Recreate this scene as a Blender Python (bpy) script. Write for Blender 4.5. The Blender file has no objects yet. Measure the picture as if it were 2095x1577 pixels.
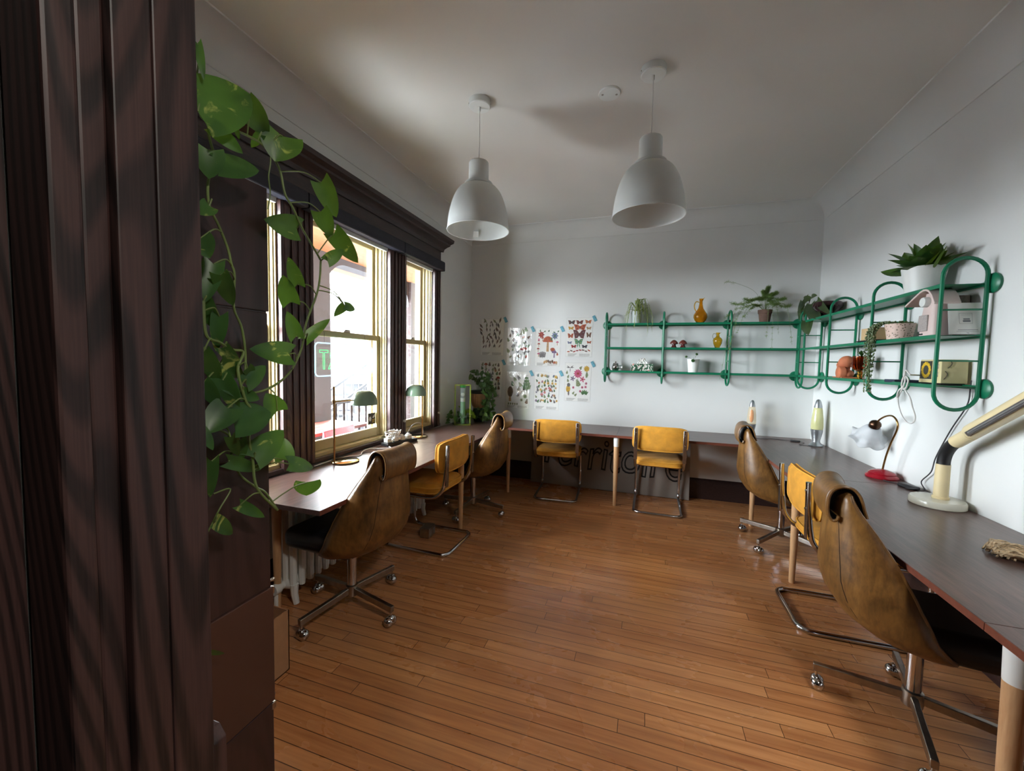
import bpy, bmesh, math, random
from mathutils import Vector, Matrix
R_ = math.radians
sin, cos, pi = math.sin, math.cos, math.pi
S = bpy.context.scene
COL = S.collection

# ------------------------------------------------------------------ camera
CX, CY, FPX = 1047.5, 788.5, 818.92
EYE = Vector((0, 0, 1.4665))
CR = Vector((0.95045773, 0.31023601, 0.01958894))
CU = Vector((-0.03705, 0.05049047, 0.99803708))
CW = Vector((-0.30863799, 0.94931782, -0.0594833))
cd = bpy.data.cameras.new('camera')
cam = bpy.data.objects.new('camera', cd); COL.objects.link(cam)
m4 = Matrix((CR, CU, -CW)).transposed().to_4x4(); m4.translation = EYE
cam.matrix_world = m4
cd.sensor_fit = 'HORIZONTAL'; cd.sensor_width = 36; cd.lens = FPX / 2095 * 36
cd.clip_start = 0.02; cd.clip_end = 200
S.camera = cam

# ------------------------------------------------------------------ light
W = bpy.data.worlds.new('sky'); S.world = W; W.use_nodes = True
bg = W.node_tree.nodes['Background']
bg.inputs[0].default_value = (0.86, 0.94, 1.0, 1); bg.inputs[1].default_value = 16.0
S.view_settings.view_transform = 'Standard'; S.view_settings.look = 'None'
S.view_settings.gamma = 1; S.view_settings.use_curve_mapping = False
S.view_settings.exposure = 2.15
S.cycles.use_denoising = True
S.cycles.max_bounces = 10; S.cycles.diffuse_bounces = 7; S.cycles.transparent_max_bounces = 16
S.cycles.sample_clamp_indirect = 8.0
S.cycles.caustics_reflective = False; S.cycles.caustics_refractive = False
WIN = [(1.37, 1.90), (2.15, 3.00), (3.25, 3.78)]       # the three window openings along the left wall
for (a, b) in WIN:                                     # sampling portals for the daylight, they give off no light
    ld = bpy.data.lights.new('window_portal', 'AREA'); ld.shape = 'RECTANGLE'
    ld.size = b - a; ld.size_y = 1.7; ld.cycles.is_portal = True
    lo = bpy.data.objects.new('window_portal', ld); COL.objects.link(lo)
    lo.location = (-2.325, (a + b) / 2, 1.62); lo.rotation_euler = Vector((1, 0, 0)).to_track_quat('-Z', 'Y').to_euler()

# ------------------------------------------------------------------ helpers
def at(px, py, ax, val):
    """a point of the room seen at that pixel, on the plane axis ax = val"""
    d = CW + (px - CX) / FPX * CR - (py - CY) / FPX * CU
    return EYE + d * ((val - EYE[ax]) / d[ax])

def lin(c):
    c = c / 255.0
    return c / 12.92 if c <= 0.04045 else ((c + 0.055) / 1.055) ** 2.4
def rgb(c): return (lin(c[0]), lin(c[1]), lin(c[2]), 1)

class NT:
    def __init__(s, name):
        s.m = bpy.data.materials.new(name); s.m.use_nodes = True
        s.t = s.m.node_tree; s.b = s.t.nodes['Principled BSDF']; s.out = s.t.nodes['Material Output']
    def n(s, typ, **kw):
        q = s.t.nodes.new(typ)
        for k, v in kw.items(): setattr(q, k, v)
        return q
    def l(s, a, b): s.t.links.new(a, b)
    def coords(s, scale=(1, 1, 1), kind='Object', rot=(0, 0, 0)):
        tc = s.n('ShaderNodeTexCoord'); mp = s.n('ShaderNodeMapping')
        mp.inputs['Scale'].default_value = scale; mp.inputs['Rotation'].default_value = rot
        s.l(tc.outputs[kind], mp.inputs[0]); return mp.outputs[0]
    def noise(s, vec, scale, detail=3, dist=0.0, rough=.55):
        q = s.n('ShaderNodeTexNoise'); q.inputs['Scale'].default_value = scale; q.inputs['Detail'].default_value = detail
        q.inputs['Distortion'].default_value = dist; q.inputs['Roughness'].default_value = rough
        if vec is not None: s.l(vec, q.inputs['Vector'])
        return q.outputs['Fac']
    def ramp(s, fac, stops):
        q = s.n('ShaderNodeValToRGB'); e = q.color_ramp.elements
        while len(e) < len(stops): e.new(.5)
        for i, (p, c) in enumerate(stops): e[i].position = p; e[i].color = rgb(c)
        s.l(fac, q.inputs[0]); return q.outputs[0]
    def mix(s, fac, a, b, mode='MIX'):
        q = s.n('ShaderNodeMix', data_type='RGBA', blend_type=mode)
        for sock, v in ((q.inputs['Factor'], fac), (q.inputs[6], a), (q.inputs[7], b)):
            if isinstance(v, (int, float)): sock.default_value = v
            elif isinstance(v, tuple): sock.default_value = v
            else: s.l(v, sock)
        return q.outputs[2]
    def bump(s, h, strength=.2, dist=.002):
        q = s.n('ShaderNodeBump'); q.inputs['Strength'].default_value = strength; q.inputs['Distance'].default_value = dist
        s.l(h, q.inputs['Height']); s.l(q.outputs[0], s.b.inputs['Normal'])
    def facing(s, k, base):
        lw = s.n('ShaderNodeLayerWeight'); lw.inputs['Blend'].default_value = .5
        p = s.n('ShaderNodeMath', operation='POWER'); s.l(lw.outputs['Facing'], p.inputs[0]); p.inputs[1].default_value = 4.5
        q = s.n('ShaderNodeMath', operation='MULTIPLY_ADD'); s.l(p.outputs[0], q.inputs[0]); q.inputs[1].default_value = k; q.inputs[2].default_value = base
        return q.outputs[0]
    def set(s, **kw):
        nm = dict(rough='Roughness', metal='Metallic', coat='Coat Weight', coatr='Coat Roughness', trans='Transmission Weight', ior='IOR', spec='Specular IOR Level', sheen='Sheen Weight', emit='Emission Strength', alpha='Alpha')
        for k, v in kw.items(): s.b.inputs[nm[k]].default_value = v
        return s

def plain(name, c, rough=.5, var=.06, scale=6, bump=0, **kw):
    """one colour with a slight procedural mottle"""
    t = NT(name); v = t.coords()
    c2 = tuple(max(0, min(255, x * (1 - var))) for x in c); c1 = tuple(min(255, x * (1 + var * .6)) for x in c)
    f = t.noise(v, scale); t.l(t.ramp(f, [(.3, c2), (.7, c1)]), t.b.inputs['Base Color'])
    if bump: t.bump(t.noise(v, scale * 8), bump)
    t.set(rough=rough, **kw); return t.m

def wood(name, dark, lite, axis=0, scale=1.0, rough=.4, stretch=14, bump=.15, cath=.0, **kw):
    t = NT(name); sc = [stretch * scale] * 3; sc[axis] = scale
    v = t.coords(tuple(sc)); f = t.noise(v, 2.2, 6, .35, .62)
    f2 = t.noise(t.coords(tuple(x * 3.1 for x in sc)), 3.0, 3)
    c = t.ramp(f, [(.30, dark), (.52, tuple((a + b) / 2 for a, b in zip(dark, lite))), (.72, lite)])
    c = t.mix(.35, c, t.ramp(f2, [(.35, dark), (.65, lite)]))
    if cath:
        w = t.n('ShaderNodeTexWave', wave_type='RINGS', rings_direction='X' if axis else 'Y'); w.inputs['Scale'].default_value = 1.3 * scale
        s2 = [4.0 * scale] * 3; s2[axis] = .55 * scale
        w.inputs['Distortion'].default_value = 7; w.inputs['Detail'].default_value = 2; w.inputs['Detail Scale'].default_value = .8
        t.l(t.coords(tuple(s2)), w.inputs['Vector'])
        c = t.mix(cath, c, t.ramp(w.outputs['Fac'], [(.2, dark), (.8, lite)]))
    t.l(c, t.b.inputs['Base Color'])
    if bump: t.bump(f2, bump, .001)
    t.set(rough=rough, **kw); return t.m

def oak(name, dark, lite, rough, lines=30, fac=.5, dist=75):
    t = NT(name); v = t.coords((12, 12, 1.4)); f = t.noise(v, 2.2, 5, .4)
    c = t.ramp(f, [(.30, dark), (.70, lite)])
    w = t.n('ShaderNodeTexWave', wave_type='BANDS', bands_direction='DIAGONAL'); w.inputs['Scale'].default_value = lines
    w.inputs['Distortion'].default_value = dist; w.inputs['Detail'].default_value = 1.2; w.inputs['Detail Scale'].default_value = .16; w.inputs['Detail Roughness'].default_value = .45
    t.l(t.coords((1, 1, .16)), w.inputs['Vector'])
    fine = t.noise(t.coords((420, 420, 9)), 1, 2)
    c = t.mix(fac, c, t.ramp(w.outputs['Fac'], [(.15, tuple(x * .45 for x in dark)), (.7, lite)]))
    c = t.mix(.25, c, t.ramp(fine, [(.35, dark), (.65, lite)]))
    t.l(c, t.b.inputs['Base Color']); t.bump(w.outputs['Fac'], .25, .0008); t.set(rough=rough); return t.m

def pane_glass(name, tint=(1, 1, 1)):
    t = NT(name); tr = t.n('ShaderNodeBsdfTransparent'); tr.inputs[0].default_value = (*tint, 1)
    gl = t.n('ShaderNodeBsdfGlossy'); gl.inputs['Roughness'].default_value = .02
    ms = t.n('ShaderNodeMixShader'); t.l(t.facing(.75, .03), ms.inputs[0]); t.l(tr.outputs[0], ms.inputs[1]); t.l(gl.outputs[0], ms.inputs[2])
    t.l(ms.outputs[0], t.out.inputs[0]); return t.m

def leafmat(name, c1, c2, spot=None, sc=9, stripe=None):
    t = NT(name); v = t.coords(); f = t.noise(v, sc, 3, .8)
    c = t.ramp(f, [(.35, c1), (.7, c2)])
    if spot:
        f2 = t.noise(v, sc * 2.1, 4, 1.2); g = t.ramp(f2, [(.62, (0, 0, 0)), (.70, (255, 255, 255))])
        c = t.mix(g, c, rgb(spot))
    t.l(c, t.b.inputs['Base Color']); t.set(rough=.38)
    tl = t.n('ShaderNodeBsdfTranslucent'); t.l(t.mix(.5, c, rgb((150, 190, 40))), tl.inputs[0])
    ms = t.n('ShaderNodeMixShader'); ms.inputs[0].default_value = .32
    t.l(t.b.outputs[0], ms.inputs[1]); t.l(tl.outputs[0], ms.inputs[2]); t.l(ms.outputs[0], t.out.inputs[0])
    return t.m

def glow(name, c, strength):
    t = NT(name); t.b.inputs['Base Color'].default_value = rgb(c); t.b.inputs['Emission Color'].default_value = rgb(c)
    t.set(emit=strength); return t.m

def colglass(name, c, rough=.03, var=.1):
    t = NT(name); f = t.noise(t.coords(), 12)
    t.l(t.ramp(f, [(.3, tuple(x * (1 - var) for x in c)), (.7, c)]), t.b.inputs['Base Color'])
    t.set(rough=rough, trans=1.0, ior=1.3); return t.m

class G:
    """collects shapes for ONE mesh object"""
    def __init__(s): s.v = []; s.f = []; s.mi = []; s.k = 0; s.T = None
    def add(s, vs, fs):
        n = len(s.v)
        s.v += [tuple(s.T @ Vector(p)) if s.T is not None else tuple(p) for p in vs]
        s.f += [tuple(i + n for i in q) for q in fs]; s.mi += [s.k] * len(fs); return s
    def box(s, x0, x1, y0, y1, z0, z1):
        return s.add([(x0, y0, z0), (x1, y0, z0), (x1, y1, z0), (x0, y1, z0), (x0, y0, z1), (x1, y0, z1), (x1, y1, z1), (x0, y1, z1)],
                     [(0, 3, 2, 1), (4, 5, 6, 7), (0, 1, 5, 4), (1, 2, 6, 5), (2, 3, 7, 6), (3, 0, 4, 7)])
    def bar(s, a, b, w, h, up=(0, 0, 1)):
        a, b = Vector(a), Vector(b); d = (b - a).normalized(); up = Vector(up)
        sd = d.cross(up)
        if sd.length < 1e-4: sd = d.cross(Vector((0, 1, 0)))
        sd.normalize(); up = sd.cross(d); sd *= w / 2; up *= h / 2
        return s.add([a - sd - up, a + sd - up, a + sd + up, a - sd + up, b - sd - up, b + sd - up, b + sd + up, b - sd + up],
                     [(0, 1, 2, 3), (7, 6, 5, 4), (0, 4, 5, 1), (1, 5, 6, 2), (2, 6, 7, 3), (3, 7, 4, 0)])
    def lathe(s, prof, c=(0, 0, 0), n=28, axis='Z', close=False):
        vs = []; fs = []; L = len(prof)
        for (r, z) in prof:
            for j in range(n):
                a = 2 * pi * j / n; x, y = r * cos(a), r * sin(a)
                p = (x, y, z) if axis == 'Z' else ((z, x, y) if axis == 'X' else (y, z, x))
                vs.append((p[0] + c[0], p[1] + c[1], p[2] + c[2]))
        for i in range(L - 1 + (1 if close else 0)):
            for j in range(n):
                a = i * n + j; b = i * n + (j + 1) % n; i2 = (i + 1) % L
                fs.append((a, b, i2 * n + (j + 1) % n, i2 * n + j))
        if not close:
            if prof[0][0] > 1e-6: fs.append(tuple(range(n - 1, -1, -1)))
            if prof[-1][0] > 1e-6: fs.append(tuple((L - 1) * n + j for j in range(n)))
        return s.add(vs, fs)
    def tube(s, path, r, n=8, closed=False, rs=None, flat=None):
        P = [Vector(p) for p in path]; L = len(P); vs = []; fs = []; nrm = None
        for i in range(L):
            if closed: d = P[(i + 1) % L] - P[i - 1]
            else: d = P[min(i + 1, L - 1)] - P[max(i - 1, 0)]
            d = d.normalized() if d.length > 1e-9 else Vector((0, 0, 1))
            if nrm is None:
                nrm = d.cross(Vector((0, 0, 1)))
                if nrm.length < .05: nrm = d.cross(Vector((0, 1, 0)))
            nrm = nrm - d * nrm.dot(d)
            if nrm.length < 1e-6: nrm = d.orthogonal()
            nrm.normalize(); bi = d.cross(nrm); rr = rs[i] if rs else r
            fl = flat or 1.0
            for j in range(n):
                a = 2 * pi * j / n; vs.append(P[i] + nrm * (rr * cos(a)) + bi * (rr * fl * sin(a)))
        for i in range(L - 1 + (1 if closed else 0)):
            i2 = (i + 1) % L
            for j in range(n): fs.append((i * n + j, i * n + (j + 1) % n, i2 * n + (j + 1) % n, i2 * n + j))
        if not closed: fs.append(tuple(range(n - 1, -1, -1))); fs.append(tuple((L - 1) * n + j for j in range(n)))
        return s.add(vs, fs)
    def prism(s, out, axis, a0, a1, fn=None):
        """outline (2D) extruded along an axis: the outline's two numbers fill the other two axes in order"""
        def pt(u, v, a):
            p = [0, 0, 0]; o = [i for i in range(3) if i != axis]; p[axis] = a; p[o[0]] = u; p[o[1]] = v; return p
        n = len(out); vs = [pt(u, v, a0) for u, v in out] + [pt(u, v, a1) for u, v in out]
        fs = [tuple(range(n - 1, -1, -1)), tuple(range(n, 2 * n))] + [(i, (i + 1) % n, n + (i + 1) % n, n + i) for i in range(n)]
        return s.add(vs, fs)
    def grid(s, fn, nu, nv):
        vs = [fn(i / nu, j / nv) for i in range(nu + 1) for j in range(nv + 1)]
        fs = [(i * (nv + 1) + j, (i + 1) * (nv + 1) + j, (i + 1) * (nv + 1) + j + 1, i * (nv + 1) + j + 1) for i in range(nu) for j in range(nv)]
        return s.add(vs, fs)
    def ball(s, c, r, n=12, m=8, sz=(1, 1, 1)):
        vs = [(c[0], c[1], c[2] + r * sz[2])]; fs = []
        for i in range(1, m):
            t = pi * i / m
            for j in range(n):
                a = 2 * pi * j / n; vs.append((c[0] + r * sz[0] * sin(t) * cos(a), c[1] + r * sz[1] * sin(t) * sin(a), c[2] + r * sz[2] * cos(t)))
        vs.append((c[0], c[1], c[2] - r * sz[2])); e = len(vs) - 1
        for j in range(n): fs.append((0, 1 + j, 1 + (j + 1) % n)); fs.append((e, e - n + (j + 1) % n, e - n + j))
        for i in range(m - 2):
            for j in range(n):
                a = 1 + i * n; fs.append((a + j, a + n + j, a + n + (j + 1) % n, a + (j + 1) % n))
        return s.add(vs, fs)
    def build(s, name, mats, parent=None, loc=None, rz=0, bevel=0, seg=2, sub=0, solid=0, ang=38, off=0, smooth=True):
        me = bpy.data.meshes.new(name); me.from_pydata(s.v, [], s.f); me.validate()
        bm = bmesh.new(); bm.from_mesh(me); bmesh.ops.recalc_face_normals(bm, faces=bm.faces[:]) if not solid else None; bm.to_mesh(me); bm.free()
        for mt in (mats if isinstance(mats, (list, tuple)) else [mats]): me.materials.append(mt)
        if len(s.mi) == len(me.polygons): me.polygons.foreach_set('material_index', s.mi)
        if smooth: me.shade_smooth(); me.set_sharp_from_angle(angle=R_(ang))
        o = bpy.data.objects.new(name, me); COL.objects.link(o)
        if parent is not None: o.parent = parent
        if loc is not None: o.location = loc
        o.rotation_euler = (0, 0, rz)
        if solid:
            q = o.modifiers.new('solid', 'SOLIDIFY'); q.thickness = solid; q.offset = off
            if len(me.materials) > 1: q.material_offset = 1
        if bevel: q = o.modifiers.new('bevel', 'BEVEL'); q.width = bevel; q.segments = seg; q.limit_method = 'ANGLE'
        if sub: q = o.modifiers.new('sub', 'SUBSURF'); q.levels = sub; q.render_levels = sub
        return o

def tag(o, label, cat, group=None, kind=None):
    if label: o['label'] = label
    if cat: o['category'] = cat
    if group: o['group'] = group
    if kind: o['kind'] = kind
    return o
def thing(name, label, cat, loc=(0, 0, 0), rz=0, group=None):
    o = bpy.data.objects.new(name, None); COL.objects.link(o); o.empty_display_size = .1
    o.location = loc; o.rotation_euler = (0, 0, rz); return tag(o, label, cat, group)
def struct(o, label=None):
    o['kind'] = 'structure'
    if label: o['label'] = label
    return o
def dup(root, loc, rz, label, group=None):
    def cp(o, par):
        c = o.copy(); COL.objects.link(c); c.parent = par
        for ch in o.children: cp(ch, c)
        return c
    kids = list(root.children); r = root.copy(); COL.objects.link(r); r.location = loc; r.rotation_euler = (0, 0, rz); r['label'] = label
    if group: r['group'] = group
    for ch in kids: cp(ch, r)
    return r
def arc(c, r, a0, a1, n, plane='yz', x=0):
    return [(x, c[0] + r * cos(R_(a0 + (a1 - a0) * i / n)), c[1] + r * sin(R_(a0 + (a1 - a0) * i / n))) for i in range(n + 1)]
def smooth_path(pts, n=6):
    """Catmull-Rom through the points"""
    P = [Vector(p) for p in pts]; out = []
    for i in range(len(P) - 1):
        p0, p1, p2, p3 = P[max(i - 1, 0)], P[i], P[i + 1], P[min(i + 2, len(P) - 1)]
        for k in range(n):
            t = k / n; out.append(.5 * ((2 * p1) + (p2 - p0) * t + (2 * p0 - 5 * p1 + 4 * p2 - p3) * t * t + (3 * p1 - p0 - 3 * p2 + p3) * t ** 3))
    out.append(P[-1]); return out

def leaf(g, base, tip, w, nrm, lobe=.16, droop=.12, fold=.25, n=7, kind='heart'):
    base, tip, nrm = Vector(base), Vector(tip), Vector(nrm)
    ax = tip - base; L = ax.length; ax.normalize(); nrm = (nrm - ax * nrm.dot(ax)).normalized(); sd = ax.cross(nrm)
    def fn(u, vv):
        s = vv * 2 - 1
        if kind == 'heart': h = .5 * (sin(pi * min(1, .30 + .70 * u)) ** .75 if u < 1 else 0) * (1 - .1 * u)
        else: h = .5 * sin(pi * (.04 + .96 * u) ** .8) ** .9 if u < 1 else 0
        x = u * L - (lobe * L * abs(s) ** 1.3 * (1 - u) ** 2 if kind == 'heart' else 0)
        y = s * h * w
        z = abs(y) * fold - droop * L * u * u
        return base + ax * x + sd * y + nrm * z
    g.grid(fn, n, 4)

# ------------------------------------------------------------------ materials
M = {}
M['wall'] = plain('white_wall_paint', (216, 217, 215), .7, .015, 1.5)
M['ceil'] = plain('ceiling_paint', (218, 216, 211), .75, .02, 1.0)
M['oak'] = oak('dark_stained_oak', (15, 10, 11), (72, 49, 46), .5, fac=.75)
M['oakw'] = oak('window_trim_oak', (40, 27, 28), (94, 66, 62), .36, fac=.4)  # lighter copy of the dark oak, colour raised because the trim is backlit
M['oakh'] = wood('dark_stained_oak_horizontal', (32, 22, 23), (70, 48, 44), 1, 2.2, .35, 12, .2)
M['case'] = oak('dark_mahogany_veneer', (38, 25, 26), (60, 40, 39), .36, 16, .28, 60)
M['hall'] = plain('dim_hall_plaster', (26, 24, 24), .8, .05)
M['beige'] = plain('beige_window_paint', (180, 164, 118), .45, .04, 3)
M['glass'] = pane_glass('window_glass')
M['navy'] = plain('dark_navy_fabric', (38, 38, 50), .7, .1, 20)
M['white'] = plain('white_enamel', (228, 230, 226), .35, .02)
M['whitem'] = plain('matt_white_lacquer', (222, 225, 222), .5, .02)
M['desk'] = wood('walnut_laminate', (69, 52, 48), (112, 86, 79), 0, 1.3, .30, 11, .03)
M['desky'] = wood('walnut_laminate_lengthwise', (69, 52, 48), (112, 86, 79), 1, 1.3, .30, 11, .03)
M['deskedge'] = wood('walnut_edge_band', (96, 52, 40), (124, 70, 54), 0, 1.0, .35, 8, 0)
M['beech'] = wood('pale_beech', (190, 146, 104), (216, 176, 132), 2, 2.0, .4, 10, .02)
M['chrome'] = plain('chrome', (200, 200, 202), .12, .03, metal=1.0)
M['steel'] = plain('brushed_steel', (168, 160, 150), .3, .08, 30, metal=1.0)
M['brass'] = plain('aged_brass', (168, 128, 74), .25, .1, 20, metal=1.0)
M['black'] = plain('black_plastic', (24, 24, 26), .45, .1)
M['blackv'] = plain('black_vinyl', (20, 20, 24), .42, .15, 30)
M['green'] = plain('green_powder_coat', (10, 112, 78), .38, .05)
M['velvet'] = plain('mustard_velvet', (208, 146, 44), .85, .09, 14, .1, sheen=.06)
M['pipe'] = plain('mustard_piping', (216, 156, 52), .7, .08)
M['greyboard'] = plain('grey_foam_board', (150, 142, 134), .6, .04, 3)
M['marker'] = plain('black_marker_ink', (22, 20, 20), .6)
M['cream'] = plain('cream_plastic', (222, 204, 160), .4, .04)
M['cord'] = plain('white_cable', (226, 224, 220), .5, .03)
M['bcord'] = plain('dark_cable', (52, 50, 54), .5, .05)
M['soil'] = plain('potting_soil', (50, 38, 30), .95, .3, 60, .4)
M['pothos'] = leafmat('pothos_leaf', (38, 80, 38), (70, 114, 50), (178, 188, 100), 8)
M['stem'] = plain('vine_stem', (104, 124, 66), .5, .15, 12)
M['dleaf'] = leafmat('dark_green_leaf', (30, 66, 34), (56, 96, 44), None, 10)
M['mleaf'] = leafmat('mid_green_leaf', (50, 90, 48), (96, 134, 70), (190, 205, 160), 30)
M['fern'] = leafmat('fern_leaf', (112, 140, 78), (148, 172, 108), None, 30)
M['terra'] = plain('terracotta', (196, 116, 80), .8, .08, 14)
M['cardb'] = plain('cardboard', (170, 128, 92), .85, .06, 10)
M['paper'] = plain('white_paper', (236, 236, 232), .6, .015)
M['chrome2'] = plain('silver_paint', (176, 180, 184), .28, .05, metal=.8)

def leather():
    t = NT('brown_leather'); v = t.coords()
    f = t.noise(v, 5.5, 6, .6, .62); f2 = t.noise(t.coords((60, 60, 16)), 1.0, 4, .5)
    c = t.ramp(f, [(.28, (58, 40, 20)), (.47, (112, 77, 38)), (.72, (150, 110, 58))])
    c = t.mix(.25, c, t.ramp(f2, [(.35, (52, 36, 20)), (.6, (142, 102, 50))]))
    t.l(c, t.b.inputs['Base Color']); t.bump(t.noise(v, 160, 2), .12, .001)
    vo = t.n('ShaderNodeTexNoise'); t.set(rough=.36); return t.m
M['leather'] = leather()

def floor_mat():
    t = NT('oak_strip_floor'); v = t.coords()
    sep = t.n('ShaderNodeSeparateXYZ'); t.l(v, sep.inputs[0])
    H = .0655
    row = t.n('ShaderNodeMath', operation='DIVIDE'); t.l(sep.outputs[1], row.inputs[0]); row.inputs[1].default_value = H
    fl = t.n('ShaderNodeMath', operation='FLOOR'); t.l(row.outputs[0], fl.inputs[0])
    wn = t.n('ShaderNodeTexWhiteNoise', noise_dimensions='1D'); t.l(fl.outputs[0], wn.inputs['W'])
    xo = t.n('ShaderNodeMath', operation='MULTIPLY_ADD'); t.l(wn.outputs['Value'], xo.inputs[0]); xo.inputs[1].default_value = 3.7; t.l(sep.outputs[0], xo.inputs[2])
    xd = t.n('ShaderNodeMath', operation='DIVIDE'); t.l(xo.outputs[0], xd.inputs[0]); xd.inputs[1].default_value = 1.5
    xf = t.n('ShaderNodeMath', operation='FLOOR'); t.l(xd.outputs[0], xf.inputs[0])
    cmb = t.n('ShaderNodeCombineXYZ'); t.l(xf.outputs[0], cmb.inputs[0]); t.l(fl.outputs[0], cmb.inputs[1])
    w2 = t.n('ShaderNodeTexWhiteNoise', noise_dimensions='3D'); t.l(cmb.outputs[0], w2.inputs['Vector'])
    # seams
    def edge(src, width):
        fr = t.n('ShaderNodeMath', operation='FRACT'); t.l(src, fr.inputs[0])
        q = t.n('ShaderNodeMath', operation='LESS_THAN'); t.l(fr.outputs[0], q.inputs[0]); q.inputs[1].default_value = width; return q.outputs[0]
    wv = t.n('ShaderNodeMath', operation='MULTIPLY_ADD'); t.l(w2.outputs['Value'], wv.inputs[0]); wv.inputs[1].default_value = 0.0; wv.inputs[2].default_value = 0
    e1 = edge(row.outputs[0], .045); e2 = edge(xd.outputs[0], .0017)
    mx = t.n('ShaderNodeMath', operation='MAXIMUM'); t.l(e1, mx.inputs[0]); t.l(e2, mx.inputs[1])
    off = t.n('ShaderNodeVectorMath', operation='MULTIPLY_ADD'); t.l(w2.outputs['Color'], off.inputs[0]); off.inputs[1].default_value = (20, 20, 20); t.l(v, off.inputs[2])
    mp = t.n('ShaderNodeMapping'); mp.inputs['Scale'].default_value = (1.2, 22, 1); t.l(off.outputs[0], mp.inputs[0])
    gr = t.noise(mp.outputs[0], 2.0, 5, .5)
    base = t.ramp(w2.outputs['Value'], [(0, (170, 111, 68)), (.5, (192, 130, 81)), (1, (210, 150, 98))])
    g2 = t.ramp(gr, [(.3, (154, 96, 58)), (.7, (218, 158, 102))])
    c = t.mix(.48, base, g2)
    big = t.noise(t.coords((.8, 1.2, 1)), 1.6, 5, .3, .6)
    mr = t.n('ShaderNodeMapRange', interpolation_type='SMOOTHERSTEP'); t.l(big, mr.inputs[0]); mr.inputs[1].default_value = .40; mr.inputs[2].default_value = .85; mr.inputs[3].default_value = 0; mr.inputs[4].default_value = .45
    c = t.mix(mr.outputs[0], c, rgb((140, 108, 82)))
    mk = t.n('ShaderNodeMath', operation='MULTIPLY'); t.l(mx.outputs[0], mk.inputs[0]); mk.inputs[1].default_value = .92
    c = t.mix(mk.outputs[0], c, rgb((44, 24, 16)))
    t.l(c, t.b.inputs['Base Color'])
    rr = t.n('ShaderNodeMapRange', interpolation_type='SMOOTHERSTEP'); t.l(big, rr.inputs[0]); rr.inputs[1].default_value = .3; rr.inputs[2].default_value = .75; rr.inputs[3].default_value = .22; rr.inputs[4].default_value = .36
    t.l(rr.outputs[0], t.b.inputs['Roughness'])
    inv = t.n('ShaderNodeMath', operation='SUBTRACT'); inv.inputs[0].default_value = 1; t.l(mx.outputs[0], inv.inputs[1])
    t.bump(inv.outputs[0], .25, .001); return t.m
M['floor'] = floor_mat()

# ================================================================== the room
XL, XR, YB, ZC = -2.135, 1.652, 4.788, 3.088
ZV, INS = 2.936, .168
g = G(); g.box(-2.5, 2.6, -6.1, .205, -.12, 0); struct(g.build('floor_hall', M['hall'], smooth=False))
g = G(); g.box(-2.5, 2.6, .205, 5.1, -.12, 0); struct(g.build('floor', M['floor'], smooth=False))
g = G(); g.box(-2.5, 2.6, -6.1, 5.1, ZC, ZC + .12); struct(g.build('ceiling', M['ceil'], smooth=False))
g = G(); g.box(XL - .02, XR + .2, YB, YB + .2, 0, ZC); struct(g.build('wall_back', M['wall'], smooth=False))
g = G(); g.box(XR, XR + .2, .2, YB, 0, ZC); struct(g.build('wall_right', M['wall'], smooth=False))
g = G(); X0 = XL - .175; Z0, Z1 = .79, 2.47
g.box(X0, XL, .2, YB + .2, 0, Z0); g.box(X0, XL, .2, YB + .2, Z1, ZC)
for a, b in ((.2, WIN[0][0]), (WIN[0][1], WIN[1][0]), (WIN[1][1], WIN[2][0]), (WIN[2][1], YB + .2)): g.box(X0, XL, a, b, Z0, Z1)
struct(g.build('wall_left', M['wall'], smooth=False))
# the partition with the wide doorway the photo looks through, and the dim hall behind it
g = G(); g.box(-2.5, -.64, .21, .367, 0, ZC); g.box(1.45, 2.6, .21, .367, 0, ZC); g.box(-.60, 1.45, .21, .367, 2.75, ZC)
struct(g.build('wall_front', M['wall'], smooth=False))
g = G(); g.box(-2.5, -2.4, -6, .21, 0, ZC); struct(g.build('wall_hall_left', M['hall'], smooth=False))
g = G(); g.box(2.5, 2.6, -6, .21, 0, ZC); struct(g.build('wall_hall_right', M['hall'], smooth=False))
g = G(); g.box(-2.5, 2.6, -6.1, -6, 0, ZC); struct(g.build('wall_hall_back', M['hall'], smooth=False))
t = thing('fill_lamp', 'round white fill lamp added on the ceiling of the unseen hall', 'lamp', (1.25, -.2, ZC))  # made-up lamp out of view, added to brighten the foreground floor
g = G(); g.lathe([(0, 0), (.20, 0), (.205, -.02), (.19, -.05), (0, -.055)], n=32); g.build('lamp_shade', M['whitem'], t)
ld = bpy.data.lights.new('hall_fill_light', 'AREA'); ld.shape = 'DISK'; ld.size = .36; ld.energy = 11; ld.color = (1, .93, .84)
lo = bpy.data.objects.new('hall_fill_light', ld); COL.objects.link(lo); lo.location = (1.25, -.2, ZC - .06)
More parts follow.
